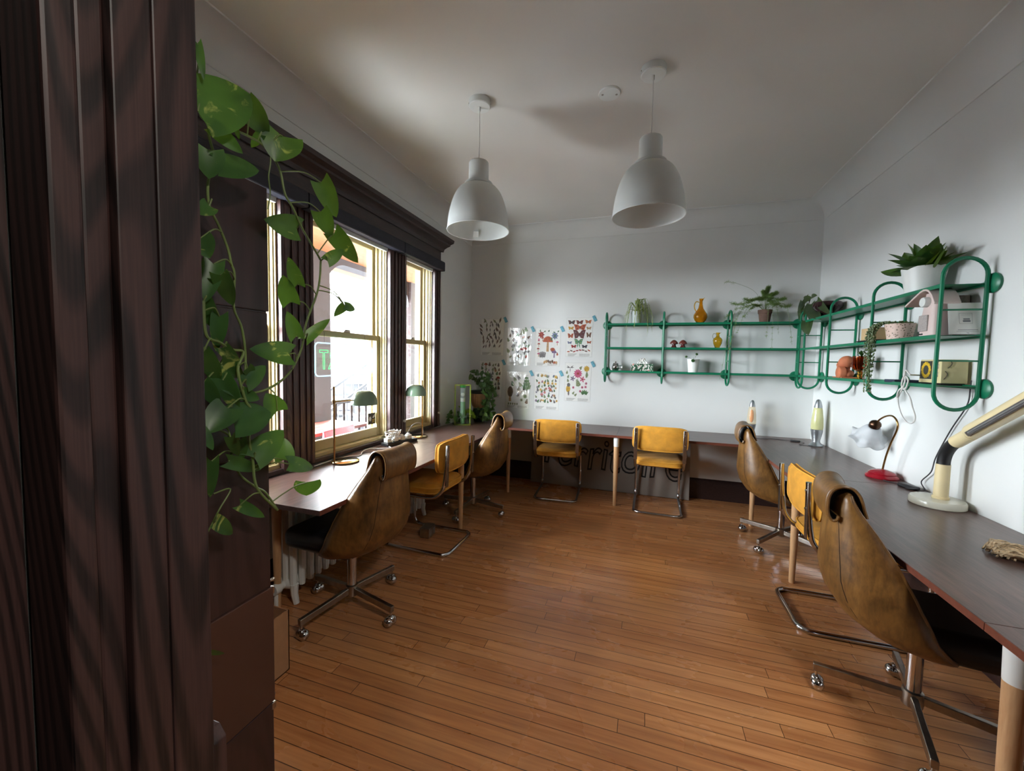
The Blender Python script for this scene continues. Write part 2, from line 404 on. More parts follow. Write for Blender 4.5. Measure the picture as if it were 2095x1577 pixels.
# door casing: stepped oak boards of the jamb
t1 = struct(bpy.data.objects.new('door_1', None)); COL.objects.link(t1)
def board(name, x0, x1, y0, y1, z0=0, z1=2.75, mt='oak', bv=.003):
    g = G(); g.box(x0, x1, y0, y1, z0, z1); return g.build(name, M[mt], t1, bevel=bv, smooth=False)
board('jamb_board', -.62, -.55, .329, .3775, bv=.002)
board('jamb_board', -.62, -.551, .2905, .3285, bv=.002)
board('pocket_door_edge', -.66, -.562, .2665, .2903)
board('jamb_board', -.62, -.55, .236, .2625, bv=.004)
board('casing_board', -1.6, -.6205, .190, .2358, bv=.0004)
board('casing_board', -.80, -.70, .176, .1898)
g = G(); g.prism([(-.60, 0), (-.553, 0), (-.553, .92), (-.566, .935), (-.60, .935)], 1, .378, .397); g.build('plinth', M['oak'], t1, bevel=.002, smooth=False)
g = G(); g.box(1.40, 1.47, .196, .38, 0, 2.75); g.build('jamb_board', M['oak'], t1, smooth=False)
g = G(); g.box(-.62, 1.47, .196, .38, 2.70, 2.80); g.build('head_board', M['oak'], t1, smooth=False)

# plaster coves
def cove_profile():                                  # (distance from wall, z)
    p = [(0, ZV - .012), (.006, ZV - .010), (.006, ZV)]
    for i in range(13):
        a = i / 12 * pi / 2; p.append((.006 + (INS - .012) * (1 - cos(a)), ZV + (ZC - ZV - .008) * sin(a)))
    p += [(INS + .010, ZC - .008), (INS + .012, ZC), (0, ZC)]
    return p
cp = cove_profile()
def cove(name, fn, a0, a1, mit0=1, mit1=1):
    g = G(); n = len(cp)
    vs = [fn(d, z, a0 + d * mit0) for d, z in cp] + [fn(d, z, a1 - d * mit1) for d, z in cp]
    g.add(vs, [tuple(range(n)), tuple(range(n, 2 * n))] + [(i, (i + 1) % n, n + (i + 1) % n, n + i) for i in range(n)])
    struct(g.build(name, M['wall'], ang=30))
cove('trim_1', lambda d, z, a: (XL + d, a, z), .367, YB)
cove('trim_2', lambda d, z, a: (a, YB - d, z), XL, XR)
cove('trim_3', lambda d, z, a: (XR - d, a, z), .367, YB)
# baseboards
bp = [(0, 0), (.022, 0), (.022, .17), (.016, .20), (.008, .215), (0, .222)]
g = G(); g.prism([(YB - a, b) for a, b in bp], 0, XL, XR); struct(g.build('baseboard_back', M['oakh']))
g = G(); g.prism([(XR - a, b) for a, b in bp], 1, .37, YB - .022); struct(g.build('baseboard_right', M['oakh']))
g = G(); g.prism([(XL + a, b) for a, b in bp], 1, .37, YB - .022); struct(g.build('baseboard_left', M['oakh']))

# ------------------------------------------------------------------ windows in the left wall
# dark wood surround
w0 = struct(bpy.data.objects.new('trim_4', None)); COL.objects.link(w0)
def casing(y0, y1, flutes=True):
    g = G(); out = [(XL, y0), (XL + .036, y0), (XL + .036, y0 + .022), (XL + .026, y0 + .028)]
    w = y1 - y0; k = 3 if w > .2 else 1; a = y0 + .034; b = y1 - .034; st = (b - a) / (2 * k + 1)
    for i in range(2 * k + 1):
        x = XL + (.030 if i % 2 == 0 else .022); out += [(x, a + i * st), (x, a + (i + 1) * st)]
    out += [(XL + .026, y1 - .028), (XL + .036, y1 - .022), (XL + .036, y1), (XL, y1)]
    g.prism(out, 2, .755, 2.53); g.build('casing', M['oakw'], w0, smooth=False)
CA = [(1.24, 1.37), (1.90, 2.15), (3.00, 3.25), (3.78, 3.91)]
for a, b in CA: casing(a, b)
g = G(); g.box(XL, XL + .03, 1.22, 3.92, 2.50, 2.65); g.build('frieze', M['oakh'], w0, bevel=.003, smooth=False)
g = G(); co = [(0, 2.63), (.042, 2.63), (.046, 2.645), (.05, 2.66), (.075, 2.685), (.098, 2.70), (.102, 2.715), (.13, 2.735), (.135, 2.765), (.12, 2.775), (0, 2.775)]
n = len(co); y0, y1 = 1.22, 3.92
g.add([(XL + d, y0 - d * .8, z) for d, z in co] + [(XL + d, y1 + d * .8, z) for d, z in co], [tuple(range(n)), tuple(range(n, 2 * n))] + [(i, (i + 1) % n, n + (i + 1) % n, n + i) for i in range(n)])
g.build('cornice', M['oakh'], w0, ang=20)
g = G(); g.box(XL - .02, XL + .03, 1.2, 3.94, .742, .775); g.build('stool', M['oakh'], w0, bevel=.006)
for i, (a, b) in enumerate(WIN):
    w = struct(bpy.data.objects.new('window_%d' % (i + 1), None)); COL.objects.link(w)
    # lining of the opening with its sash tracks
    g = G()
    for (xa, xb, d) in ((-2.308, -2.20, .045), (-2.20, -2.168, .030), (-2.168, -2.145, .020), (-2.145, XL + .004, .012)):
        g.box(xa, xb, a, a + d, .79, 2.47); g.box(xa, xb, b - d, b, .79, 2.47); g.box(xa, xb, a, b, 2.47 - d, 2.47)
    for yy in (a + .052, b - .052): g.box(-2.262, -2.25, yy - .006, yy + .006, .79, 2.47)
    g.box(-2.33, XL + .004, a, b, .765, .80)
    g.build('window_frame', M['beige'], w, bevel=.003, smooth=False)
    zm = 1.645
    for nm, x0, z0, z1, rb, rt in (('upper_sash', -2.245, zm - .02, 2.45, .04, .06), ('lower_sash', -2.205, .80, zm + .022, .075, .045)):
        s0 = .028 if nm == 'upper_sash' else .022; sw = .045
        g = G(); g.box(x0 - .018, x0 + .018, a + s0, a + s0 + sw, z0, z1); g.box(x0 - .018, x0 + .018, b - s0 - sw, b - s0, z0, z1)
        g.box(x0 - .018, x0 + .018, a + s0 + sw, b - s0 - sw, z0, z0 + rb); g.box(x0 - .018, x0 + .018, a + s0 + sw, b - s0 - sw, z1 - rt, z1)
        sh = g.build(nm, M['beige'], w, bevel=.005, smooth=False)
        g = G(); g.box(x0 - .003, x0 + .003, a + s0 + sw - .004, b - s0 - sw + .004, z0 + rb - .004, z1 - rt + .004); g.build('pane', M['glass'], sh, smooth=False)
    g = G(); mid = (a + b) / 2
    g.box(-2.222, -2.19, mid - .035, mid + .035, zm + .022, zm + .032); g.box(-2.212, -2.20, mid - .012, mid + .045, zm + .032, zm + .044)
    g.build('sash_lock', M['steel'], w, bevel=.003)
    if i == 1:
        g = G(); ya, yb, za, zb = 2.862, 3.0 - .075 + .03, .905, 1.002; x = -2.2018
        g.box(x - .0004, x, 2.835, 2.932, za, zb)
        st = g.build('window_sticker', plain('sticker_black', (20, 24, 22), .3), w, smooth=False)
        g = G(); cxs, czs = 2.862, .952
        pts = []
        for k in range(16): rr = .021 if k % 2 == 0 else .011; pts.append((cxs + rr * cos(2 * pi * k / 16), czs + rr * 1.25 * sin(2 * pi * k / 16)))
        g.prism(pts, 0, x, x + .0006); pts = [(2.892, .962), (2.905, .975), (2.926, .992), (2.922, .975), (2.928, .972), (2.914, .962), (2.905, .955)]
        g.prism(pts, 0, x, x + .0006); g.build('emblem', plain('sticker_white', (214, 218, 220), .4), st, smooth=False)
        g = G()
        for k in range(3): g.box(x, x + .0006, 2.889, 2.924 - .004 * k, .941 - .011 * k, .946 - .011 * k)
        g.build('lettering', plain('sticker_yellow', (206, 168, 48), .4), st, smooth=False)

# roller blinds under the head trim
BL = [(1.26, 2.055), (2.06, 3.13), (3.135, 3.89)]
lb = ['roller blind half hidden behind the dark bookcase and trailing plant, left window', 'long navy roller blind rolled up above the wide middle window', 'navy roller blind rolled up above the narrow window nearest the back corner']
for i, (a, b) in enumerate(BL):
    t = thing('roller_blind', lb[i], 'blind', (XL + .03, (a + b) / 2, 2.41), 0, 'roller blinds over the windows')
    h = (b - a) / 2
    g = G(); g.prism([(0.0, 0), (.062, 0), (.068, .006), (.068, .088), (.06, .098), (0, .098)], 1, -h + .003, h - .003); g.build('cassette', M['navy'], t, bevel=.002, smooth=False)
    wa, wb = WIN[i]; o = (a + b) / 2
    g = G(); g.box(-.028, -.006, wa + .015 - o, wb - .015 - o, -.026, .02); g.build('bottom_rail', M['white'], t, bevel=.003)
    if i:
        yy = (CA[2][0] + .215 if i == 1 else CA[3][0] + .10) - o
        g = G()
        for dy in (-.012, .012): g.tube([(.030, yy + dy, 0), (.014, yy + dy * .8, -.8), (.012, yy + dy * .3, -1.50)], .0012, 5)
        g.build('pull_chain', M['whitem'], t)
        g = G(); g.lathe([(0, -.012), (.011, -.010), (.013, 0), (.011, .010), (0, .012)], (.014, yy, -1.515), 12, 'X'); g.build('chain_tensioner', M['white'], t)

# neon sign hanging inside the middle window, facing the street
def text_curve(body, size, bevel, shear=0, res=3):
    c = bpy.data.curves.new('txt', 'FONT'); c.body = body; c.size = size; c.fill_mode = 'NONE'; c.bevel_depth = bevel
    c.bevel_resolution = 1; c.resolution_u = res; c.shear = shear
    o = bpy.data.objects.new('txt', c); COL.objects.link(o); bpy.context.view_layer.update()
    me = bpy.data.meshes.new_from_object(o.evaluated_get(bpy.context.evaluated_depsgraph_get()))
    bpy.data.objects.remove(o); return me
def set_text(name, body, fn, mt, parent, bevel, size=1, shear=0, res=3):
    """fn maps text x, y, depth (text is normalised to width 1) to local coordinates"""
    me = text_curve(body, size, bevel, shear, res)
    xs = [v.co.x for v in me.vertices]; x0, x1 = min(xs), max(xs); k = 1 / (x1 - x0)
    for v in me.vertices: v.co = fn((v.co.x - x0) * k, v.co.y * k, v.co.z * k)
    me.materials.clear(); me.materials.append(mt); me.name = name; me.shade_smooth()
    o = bpy.data.objects.new(name, me); COL.objects.link(o)
    if parent: o.parent = parent
    return o
t = thing('neon_sign', 'green neon OUVERT sign with pale blue border hung in the middle window', 'sign', (-2.165, 2.53, 1.455))
set_text('lettering', 'OUVERT', lambda x, y, z: Vector((z * .5, .265 - x * .53, (y / .18 - .5) * .135)), glow('neon_green', (30, 255, 110), .7), t, .008)
g = G(); hw, hh, r = .305, .118, .03; pts = []
for cx_, cz_, a0 in ((hw - r, hh - r, 0), (-hw + r, hh - r, 90), (-hw + r, -hh + r, 180), (hw - r, -hh + r, 270)):
    for k in range(7): a = R_(a0 + 15 * k); pts.append((0, cx_ + r * cos(a), cz_ + r * sin(a)))
g.tube(pts, .0045, 6, True); g.build('border_tube', glow('neon_pale_blue', (150, 220, 255), .6), t)
for yy in (-.22, .22): g = G(); g.tube([(0, yy, .115), (.0, yy, .19), (-.008, yy, .205)], .0012, 5); g.build('hanging_wire', M['bcord'], t)

# ------------------------------------------------------------------ outside: porch, street
E = {}
E['brick'] = None
t = NT('brick'); br = t.n('ShaderNodeTexBrick'); t.l(t.coords((1, 1, 1), rot=(R_(90), 0, R_(90))), br.inputs['Vector'])
br.inputs['Color1'].default_value = rgb((78, 62, 60)); br.inputs['Color2'].default_value = rgb((62, 52, 52)); br.inputs['Mortar'].default_value = rgb((92, 88, 86))
br.inputs['Scale'].default_value = 1; br.inputs['Brick Width'].default_value = .21; br.inputs['Row Height'].default_value = .075; br.inputs['Mortar Size'].default_value = .006
t.l(br.outputs[0], t.b.inputs['Base Color']); t.set(rough=.9); E['brick'] = t.m
E['porch'] = wood('orange_porch_boards', (150, 92, 56), (180, 120, 76), 1, 1, .5, 9)
E['deckp'] = plain('grey_porch_deck', (84, 78, 74), .8)
E['conc'] = plain('grey_asphalt', (92, 92, 94), .9, .08, 2)
E['brown'] = plain('brown_railing_paint', (36, 26, 25), .6)
E['iron'] = plain('black_iron', (16, 16, 20), .5)
E['red'] = plain('red_plastic_chair', (150, 26, 38), .45)
E['tablew'] = wood('red_brown_table_boards', (112, 56, 46), (140, 76, 62), 1, 1.5, .5, 8)
E['facade'] = plain('grey_facade', (96, 94, 96), .9, .05, .8)
E['dark'] = plain('dark_window_glass', (12, 14, 18), .15)
PX = -4.2
g = G(); g.box(-5.0, X0, 1.0, 9.5, -.30, -.12); struct(g.build('floor_porch', E['deckp'], smooth=False))
g = G(); g.box(-5.0, X0, 1.0, 9.5, 2.92, 3.0); struct(g.build('ceiling_porch', E['porch'], smooth=False))
g = G(); g.box(-60, -5.0, -40, 60, -.9, -.8); struct(g.build('ground_street', E['conc'], smooth=False))
def arch(y0, y1, zs, r):
    pts = [(y0, 2.92), (y0, zs - r)]
    for k in range(9): a = R_(180 - 90 * k / 8); pts.append((y0 + r + r * cos(a), zs - r + r * sin(a)))
    for k in range(9): a = R_(90 - 90 * k / 8); pts.append((y1 - r + r * cos(a), zs - r + r * sin(a)))
    pts += [(y1, zs - r), (y1, 2.92)]
    return pts
g = G(); fl = .10
for a, b in ((1.0, WIN[0][0] - fl), (WIN[0][1] + fl, WIN[1][0] - fl), (WIN[1][1] + fl, WIN[2][0] - fl), (WIN[2][1] + fl, 9.5)): g.box(X0 - .03, X0 - .002, a, b, -.12, 2.92)
g.box(X0 - .03, X0 - .002, 1.0, 9.5, -.12, Z0 - .03); g.box(X0 - .03, X0 - .002, 1.0, 9.5, Z1, 2.92)
struct(g.build('wall_outside', E['brick'], smooth=False))
# pillars with arched heads between
for i, (a, b, l) in enumerate(((1.9, 2.35, 'brick porch pillar hidden behind the left window frame'), (4.12, 4.60, 'brick porch pillar seen at the left edge of the middle window'), (6.66, 7.1, 'brick porch pillar seen through the narrow right window'))):
    g = G(); g.box(PX - .35, PX, a, b, -.12, 2.92); tag(g.build('porch_pillar', E['brick'], smooth=False), l, 'pillar', 'brick porch pillars')
for (a, b) in ((2.35, 4.12), (4.60, 6.66)):
    g = G(); g.prism(arch(a, b, 2.84, .38), 0, PX - .3, PX - .05); struct(g.build('wall_porch_arch', E['facade'], smooth=False))
# railing between the pillars
def railing(y0, y1, label):
    t = thing('porch_railing', label, 'railing', (PX - .15, (y0 + y1) / 2, -.12)); h = (y1 - y0) / 2
    for nm, z in (('bottom_rail', .10), ('top_rail', .90)):
        g = G(); g.box(-.04, .04, -h, h, z, z + .06); g.build(nm, E['brown'], t, bevel=.008)
    n = int((y1 - y0) / .16)
    for k in range(n):
        g = G(); y = -h + (k + .5) * (2 * h / n)
        g.lathe([(.022, .16), (.022, .28), (.015, .30), (.026, .36), (.030, .44), (.024, .54), (.014, .64), (.020, .67), (.014, .70), (.022, .74), (.022, .90)], (0, y, 0), 10)
        g.build('baluster', E['brown'], t)
railing(4.60, 6.66, 'brown turned porch railing seen through the middle window')
t = thing('picnic_table', 'red-brown wooden table on the porch beyond the middle window', 'table', (-3.83, 4.0, -.12))
g = G()
for k in range(4): g.box(-.32 + k * .162, -.32 + k * .162 + .15, -.55, .55, .68, .72)
g.build('tabletop', E['tablew'], t, bevel=.005)
for sx in (-1, 1):
    for sy in (-1, 1): g = G(); g.bar((sx * .10, sy * .42, .68), (sx * .28, sy * .42, 0), .07, .045, (0, 1, 0)); g.build('leg', E['brown'], t)
t = thing('patio_chair', 'red slatted patio chair outside the middle window', 'chair', (-3.05, 3.75, -.12), R_(-80))
g = G(); g.prism([(-.24, .80), (-.26, .40), (-.20, .37), (.22, .39), (.22, .42), (-.18, .41), (-.215, .80)], 0, -.30, .30); g.build('seat', E['red'], t, bevel=.01)
for sx in (-1, 1):
    for sy in (-1, 1): g = G(); g.bar((sx * .24, sy * .18, .39), (sx * .27, sy * .24, 0), .04, .04); g.build('leg', E['red'], t)
    g = G(); g.box(sx * .29 - .025, sx * .29 + .025, -.22, .24, .60, .625); g.bar((sx * .29, .22, .6), (sx * .27, .2, .39), .03, .03); g.build('armrest', E['red'], t)
t = thing('outdoor_stairs', 'outdoor stairs with handrail across the yard', 'stairs', (-6.6, 8.2, -.8), R_(-20))
g = G()
for k in range(8): g.box(-.55, .55, -1.2 + k * .27, -1.2 + (k + 1) * .27 + .02, 0, .17 * (k + 1))
g.build('steps', plain('dark_stone', (34, 34, 38), .9), t, smooth=False)
for sx in (-1, 1):
    g = G(); g.bar((sx * .55, -1.25, 1.0), (sx * .55, 1.0, 2.4), .05, .05); g.build('handrail', E['iron'], t)
    g = G()
    for k in range(9): y = -1.2 + k * .27; z = .17 * k; g.bar((sx * .55, y, z), (sx * .55, y, z + 1.0), .02, .02)
    g.build('railing_bars', E['iron'], t)
t = thing('iron_fence', 'dark iron fence standing beyond the porch', 'fence', (-7.6, 10.6, -.8), R_(25))
for nm, z in (('lower_rail', .25), ('upper_rail', 1.75)): g = G(); g.box(-2.2, 2.2, -.02, .02, z, z + .04); g.build(nm, E['iron'], t)
for k in range(23): g = G(); x = -2.2 + .2 * k; g.box(x - .01, x + .01, -.01, .01, 0, 1.95); g.build('picket', E['iron'], t)
t = thing('parked_car', 'grey car parked in the bright street outside', 'car', (-11, 13.0, -.8), R_(35))
g = G(); g.prism([(-2.1, .25), (-2.1, .75), (-1.5, .85), (-.9, 1.35), (.6, 1.38), (1.2, .9), (2.0, .75), (2.1, .3)], 1, -.8, .8); g.build('car_body', plain('grey_car_paint', (40, 42, 48), .4), t, bevel=.06)
g = G(); g.prism([(-1.35, .88), (-.85, 1.29), (.55, 1.31), (1.05, .9)], 1, -.815, .815); g.build('window_glass', E['dark'], t)
for x in (-1.3, 1.3):
    for y in (-.78, .78): g = G(); g.lathe([(0, -.1), (.31, -.1), (.33, 0), (.31, .1), (0, .1)], (x, y, .33), 20, 'Y'); g.build('wheel', M['black'], t)
for i, (x, y0, y1, h, l) in enumerate(((-20, 6, 17, 7.5, 'wide three-storey facade across the street'), (-20, 17.3, 30, 6.2, 'lower facade farther along the street'))):
    t = thing('street_building', l, 'building', (x, (y0 + y1) / 2, -.8), 0, 'buildings across the street'); hh = (y1 - y0) / 2
    g = G(); g.box(-6, 0, -hh, hh, 0, h); g.box(-6, .15, -hh, hh, h, h + .25); g.build('walls', E['facade'], t, smooth=False)
    for k in range(5):
        for z in (1.0, 3.6):
            y = -hh + (k + .5) * 2 * hh / 5; g = G(); g.box(-.05, .03, y - .5, y + .5, z, z + 1.5); g.build('window', E['dark'], t, smooth=False)

# ================================================================== furniture
HD = .74                                             # desk height
DW = .66
# desks: a U of walnut tops on tapered beech legs
def desk(label, x0, x1, y0, y1, mt, legs, edge):
    t = thing('desk', label, 'desk', ((x0 + x1) / 2, (y0 + y1) / 2, 0), 0, 'walnut desks standing in a U'); ox, oy = t.location.x, t.location.y
    g = G(); e = .0012; g.box(x0 + e - ox, x1 - e - ox, y0 + e - oy, y1 - e - oy, HD - .025, HD); g.build('tabletop', M[mt], t, bevel=.001, seg=1, smooth=False)
    g = G()
    if edge == 'x+': g.box(x1 - e - ox, x1 - ox, y0 + e - oy, y1 - e - oy, HD - .0245, HD - .0008)
    if edge == 'x-': g.box(x0 - ox, x0 + e - ox, y0 + e - oy, y1 - e - oy, HD - .0245, HD - .0008)
    if edge == 'y-': g.box(x0 + e - ox, x1 - e - ox, y0 - oy, y0 + e - oy, HD - .0245, HD - .0008)
    if edge: g.build('edge_band', M['deskedge'], t, smooth=False)
    for lx, ly in legs:
        g = G(); g.lathe([(.017, 0), (.027, .62)], (lx - ox, ly - oy, 0), 20); l = g.build('leg', M['beech'], t)
        g = G(); g.lathe([(.0275, .62), (.030, .712), (.030, .7148)], (lx - ox, ly - oy, 0), 20); g.build('collar', M['white'], l)
LX, RX, FY = -1.432, .968, 4.155                     # front edges of the left, right and back rows
LB = XL + .037
desk('walnut desk under the windows carrying the first mushroom lamp, near end', LB, LX, 1.49, 3.10, 'desky', [(-1.99, 1.745), (-2.0, 3.0)], 'x+')
desk('walnut desk in the window corner under the green-leaved planter', LB, LX, 3.10, YB, 'desky', [(-1.465, 3.125), (-1.9, 4.65)], 'x+')
desk('walnut desk along the back wall below the posters', LX, -.225, FY, YB, 'desk', [(-1.395, 4.21)], 'y-')
desk('walnut desk along the back wall below the green shelves', -.225, RX, FY, YB, 'desk', [(-.226, 4.20)], 'y-')
desk('walnut desk in the right back corner with both lava lamps', RX, XR - .002, 3.10, YB, 'desky', [(1.0, 4.12), (1.6, 4.7), (1.02, 3.12)], 'x-')
desk('walnut desk along the right wall with the cream lamp and twine', RX, XR - .002, 1.49, 3.10, 'desky', [(1.6, 1.6)], 'x-')
desk('walnut desk cut off by the lower right corner of the photo', RX, XR - .002, .42, 1.49, 'desky', [(1.0, 1.42), (1.0, .5)], 'x-')

# ------------------------------------------------------------------ brown swivel shell chairs
def make_shell_chair():
    t = thing('swivel_chair', '', 'chair', group='brown leather swivel chairs')
    sp = [(-.03, .385, .20), (-.125, .393, .224), (-.215, .415, .240), (-.28, .46, .248), (-.325, .53, .246), (-.350, .62, .232), (-.360, .73, .202), (-.366, .84, .172), (-.372, .93, .148), (-.366, .98, .134), (-.352, 1.0, .122)]
    ed = [(.022, .398), (.004, .415), (-.02, .44), (-.052, .48), (-.074, .54), (-.116, .63), (-.176, .74), (-.242, .84), (-.306, .925), (-.332, .97), (-.338, .99)]
    N = len(sp) - 1
    def fn(a, b):
        u = a * N; i = min(int(u), N - 1); f = u - i
        y, z, w = (sp[i][k] + (sp[i + 1][k] - sp[i][k]) * f for k in range(3))
        ey, ez = (ed[i][k] + (ed[i + 1][k] - ed[i][k]) * f for k in range(2))
        th = (b * 2 - 1) * pi / 2; e = 2 / 2.5
        s = abs(sin(th)) ** e * (1 if th > 0 else -1); gq = 1 - max(0, cos(th)) ** e
        zz_ = z + (ez - z) * gq
        return (w * s * (1 - .08 * gq * (1 - a)), y + (ey - y) * gq + .02 + .045 * max(0, min(1, (zz_ - .6) / .4)), .4 + (zz_ - .4) * .93)
    g = G(); g.grid(lambda a, b: fn(a, 1 - b), 30, 28); sh = g.build('shell', [M['leather'], M['blackv']], t, solid=.016, off=0)
    for p in sh.data.polygons: p.use_smooth = True
    g = G()
    for b in (0, 1): g.tube([fn(k / 24, b) for k in range(25)], .0085, 8)
    g.tube([fn(1, k / 24) for k in range(25)], .0085, 8)
    g.build('edge_piping', M['leather'], t)
    # stitched seams down the back
    g = G()
    for b in (.30, .70): g.tube([Vector(fn(k / 24, b)) * 1.0 + Vector(((-.0085 if b < .5 else .0085), -.004, 0)) for k in range(2, 25)], .0016, 5)
    g.build('seam', plain('dark_thread', (52, 34, 20), .8), t)
    # rolled head pad draped over the top of the back
    path = smooth_path([(0, -.272, .885), (0, -.288, .935), (0, -.300, .968), (0, -.322, .992), (0, -.352, .996), (0, -.380, .982), (0, -.396, .952), (0, -.400, .910), (0, -.394, .874), (0, -.381, .856), (0, -.367, .862), (0, -.3625, .878)], 3)
    L = len(path) - 1
    def pf(a, b):
        p = path[min(L, int(round(a * L)))]; s_ = b * 2 - 1
        return (s_ * .130, p.y + .040 + .012 * s_ * s_, .4 + (p.z - .4) * .975 + .004 * abs(s_) ** 3 * (1 if p.z > .93 else -1))
    g = G(); g.grid(pf, L, 14); hp = g.build('head_pad', [M['leather'], M['blackv']], t, solid=.009, ang=80)
    for b_ in (0, 1): g = G(); g.tube([pf(k / L, b_) for k in range(L + 1)], .006, 6); g.build('pad_piping', M['leather'], hp)
    # seat cushion
    g = G(); g.box(-.198, .198, -.15, .325, .385, .505); g.build('seat', M['blackv'], t, bevel=.05, seg=6)
    g = G(); g.box(-.10, .10, -.10, .12, .362, .384); g.build('seat_plate', M['black'], t, bevel=.005)
    g = G(); g.lathe([(.026, .115), (.026, .363)], (0, 0, 0), 24); g.build('column', M['chrome'], t)
    g = G(); g.lathe([(.034, .085), (.036, .10), (.034, .145), (.027, .15)], (0, 0, 0), 20); g.build('hub', M['steel'], t)
    for k in range(4):
        a = R_(-8 + 90 * k); d = Vector((cos(a), sin(a), 0)); c = Vector((0, 0, 0)); e = c + d * .315
        g = G(); g.bar(c + d * .02 + Vector((0, 0, .118)), e + d * .012 + Vector((0, 0, .098)), .024, .034); lg = g.build('leg', M['steel'], t, bevel=.003)
        g = G(); g.lathe([(.006, .055), (.006, .09), (.011, .091)], tuple(e), 10); sd = d.cross(Vector((0, 0, 1)))
        q = e - d * .006
        for sg in (-1, 1): p = q + sd * (.012 * sg); g.ball((p.x, p.y, .0275), .0275, 14, 9)
        g.ball((e.x, e.y, .040), .022, 12, 8)
        g.build('caster', M['chrome'], lg)
    return t
c0 = make_shell_chair()
c0.location = (-1.575, 1.88, 0); c0.rotation_euler = (0, 0, R_(87))
c0['label'] = 'brown leather swivel chair facing the windows, nearest the trailing plant'
GR = 'brown leather swivel chairs'
dup(c0, (-1.525, 3.53, 0), R_(92), 'brown leather swivel chair facing the windows, near the green-leaved planter', GR)
c5 = dup(c0, (1.125, 3.75, 0), R_(-96), 'brown leather swivel chair at the right-hand desk in front of the lava lamps', GR)
dup(c0, (1.11, 2.02, 0), R_(-99), 'big nearest brown leather swivel chair at the right-hand desk beside the twine', GR)

for o in c5.children:
    if o.name.startswith('leg'): o.rotation_euler = (0, 0, R_(62))                 # the base is swivelled

# ------------------------------------------------------------------ mustard cantilever chairs
def make_cantilever():
    t = thing('cantilever_chair', '', 'chair', group='mustard velvet cantilever chairs')
    half = [(.222, -.285, .845), (.222, -.278, .70), (.222, -.262, .56), (.222, -.24, .50), (.222, -.19, .452), (.222, -.10, .438), (.222, .16, .438), (.222, .225, .428), (.222, .262, .39), (.222, .272, .33), (.222, .275, .12), (.222, .268, .055), (.222, .235, .020), (.222, .17, .0135), (.222, -.20, .0135), (.215, -.25, .0135), (.185, -.278, .0135), (.14, -.285, .0135)]
    p1 = smooth_path(half, 4); p2 = [Vector((-p.x, p.y, p.z)) for p in reversed(p1)]
    g = G(); g.tube(p1 + p2, .0145, 10); fr = g.build('frame', M['chrome'], t)
    g = G()
    for sx in (-1, 1):
        for z in (.80, .70): g.lathe([(.0, -.004), (.006, -.003), (.008, .004)], (sx * .222, -.2975 if z > .75 else -.2955, z), 10, 'Y')
    g.build('screw', M['steel'], fr)
    for sx in (-1, 1):
        g = G(); g.prism([(-.288, .535), (-.282, .535), (-.2885, .845), (-.2945, .845)], 0, sx * .222 - .017, sx * .222 + .017); g.build('back_bar', M['steel'], t, bevel=.002)
    # upholstered back pad, slightly curved
    def pad(w, h, d, cy, cz, curve, axis):
        g = G(); nu, nv = 16, 10
        def side(sgn):
            def fn(a, b):
                u, v = a * 2 - 1, b * 2 - 1; e = 5
                k = max(0, 1 - max(abs(u) ** e, 0)) ** (1 / e) * max(0, 1 - abs(v) ** e) ** (1 / e)
                rr = .42; x = u * w / 2 * (1 - rr * .18 * abs(v) ** 6); z = v * h / 2 * (1 - rr * .35 * abs(u) ** 6)
                off = sgn * d / 2 * (.45 + .55 * k)
                if axis == 'back': return (x, cy + off + curve * u * u, cz + z)
                return (x, cy + z, cz + off)
            return fn
        A, B = side(1), side(-1)
        g.grid(A, nu, nv); g.grid(B, nu, nv)
        rim = [(k / nu, 0) for k in range(nu)] + [(1, k / nv) for k in range(nv)] + [(1 - k / nu, 1) for k in range(nu)] + [(0, 1 - k / nv) for k in range(nv)]
        L = len(rim); va = [A(*q) for q in rim]; vb = [B(*q) for q in rim]
        g.add(va + vb, [(i, (i + 1) % L, L + (i + 1) % L, L + i) for i in range(L)])
        return g, va, vb
    g, va, vb = pad(.505, .232, .058, -.245, .742, .028, 'back'); bk = g.build('backrest', M['velvet'], t, ang=60)
    g = G()
    for q in (va, vb): g.tube(q, .0055, 6, True)
    ins = [(x * .86, y - .004, .742 + (z - .742) * .78) for x, y, z in vb]; g.tube(ins, .003, 5, True)
    g.build('piping', M['pipe'], bk)
    g, va, vb = pad(.47, .46, .082, .02, .488, 0, 'seat'); st = g.build('seat', M['velvet'], t, ang=60)
    g = G()
    for q in (va, vb): g.tube(q, .0055, 6, True)
    g.build('piping', M['pipe'], st)
    return t
k0 = make_cantilever(); GR = 'mustard velvet cantilever chairs'
k0.location = (-1.615, 2.835, 0); k0.rotation_euler = (0, 0, R_(89))
k0['label'] = 'mustard velvet chair at the window desk between two brown swivel chairs'
dup(k0, (-.855, 4.375, 0), R_(4), 'mustard velvet chair at the back wall desk below the posters', GR)
dup(k0, (.19, 4.345, 0), R_(-1), 'mustard velvet chair at the back wall desk below the green shelves', GR)
dup(k0, (1.165, 2.755, 0), R_(-90), 'mustard velvet chair at the right-hand desk behind the nearest swivel chair', GR)

# ------------------------------------------------------------------ signboard leaning on the back wall
t = thing('signboard', 'grey board lettered Territoire leaning on the wall under the back desk', 'sign', (-.366, 4.665, 0)); t.rotation_euler = (R_(-6.5), 0, R_(-1.0))
g = G(); g.box(-.895, .895, 0, .012, .004, .66); g.build('board', M['greyboard'], t, bevel=.001, smooth=False)
def wob(x, y, z): return Vector((-.80 + x * 1.62, -.0015 + z * .5, .255 + y * 1.62 * 1.28 - .10 * x + .012 * sin(x * 31) + .05 * x))
set_text('lettering', 'Territoire', wob, M['marker'], t, .018, 1, .12, 4)

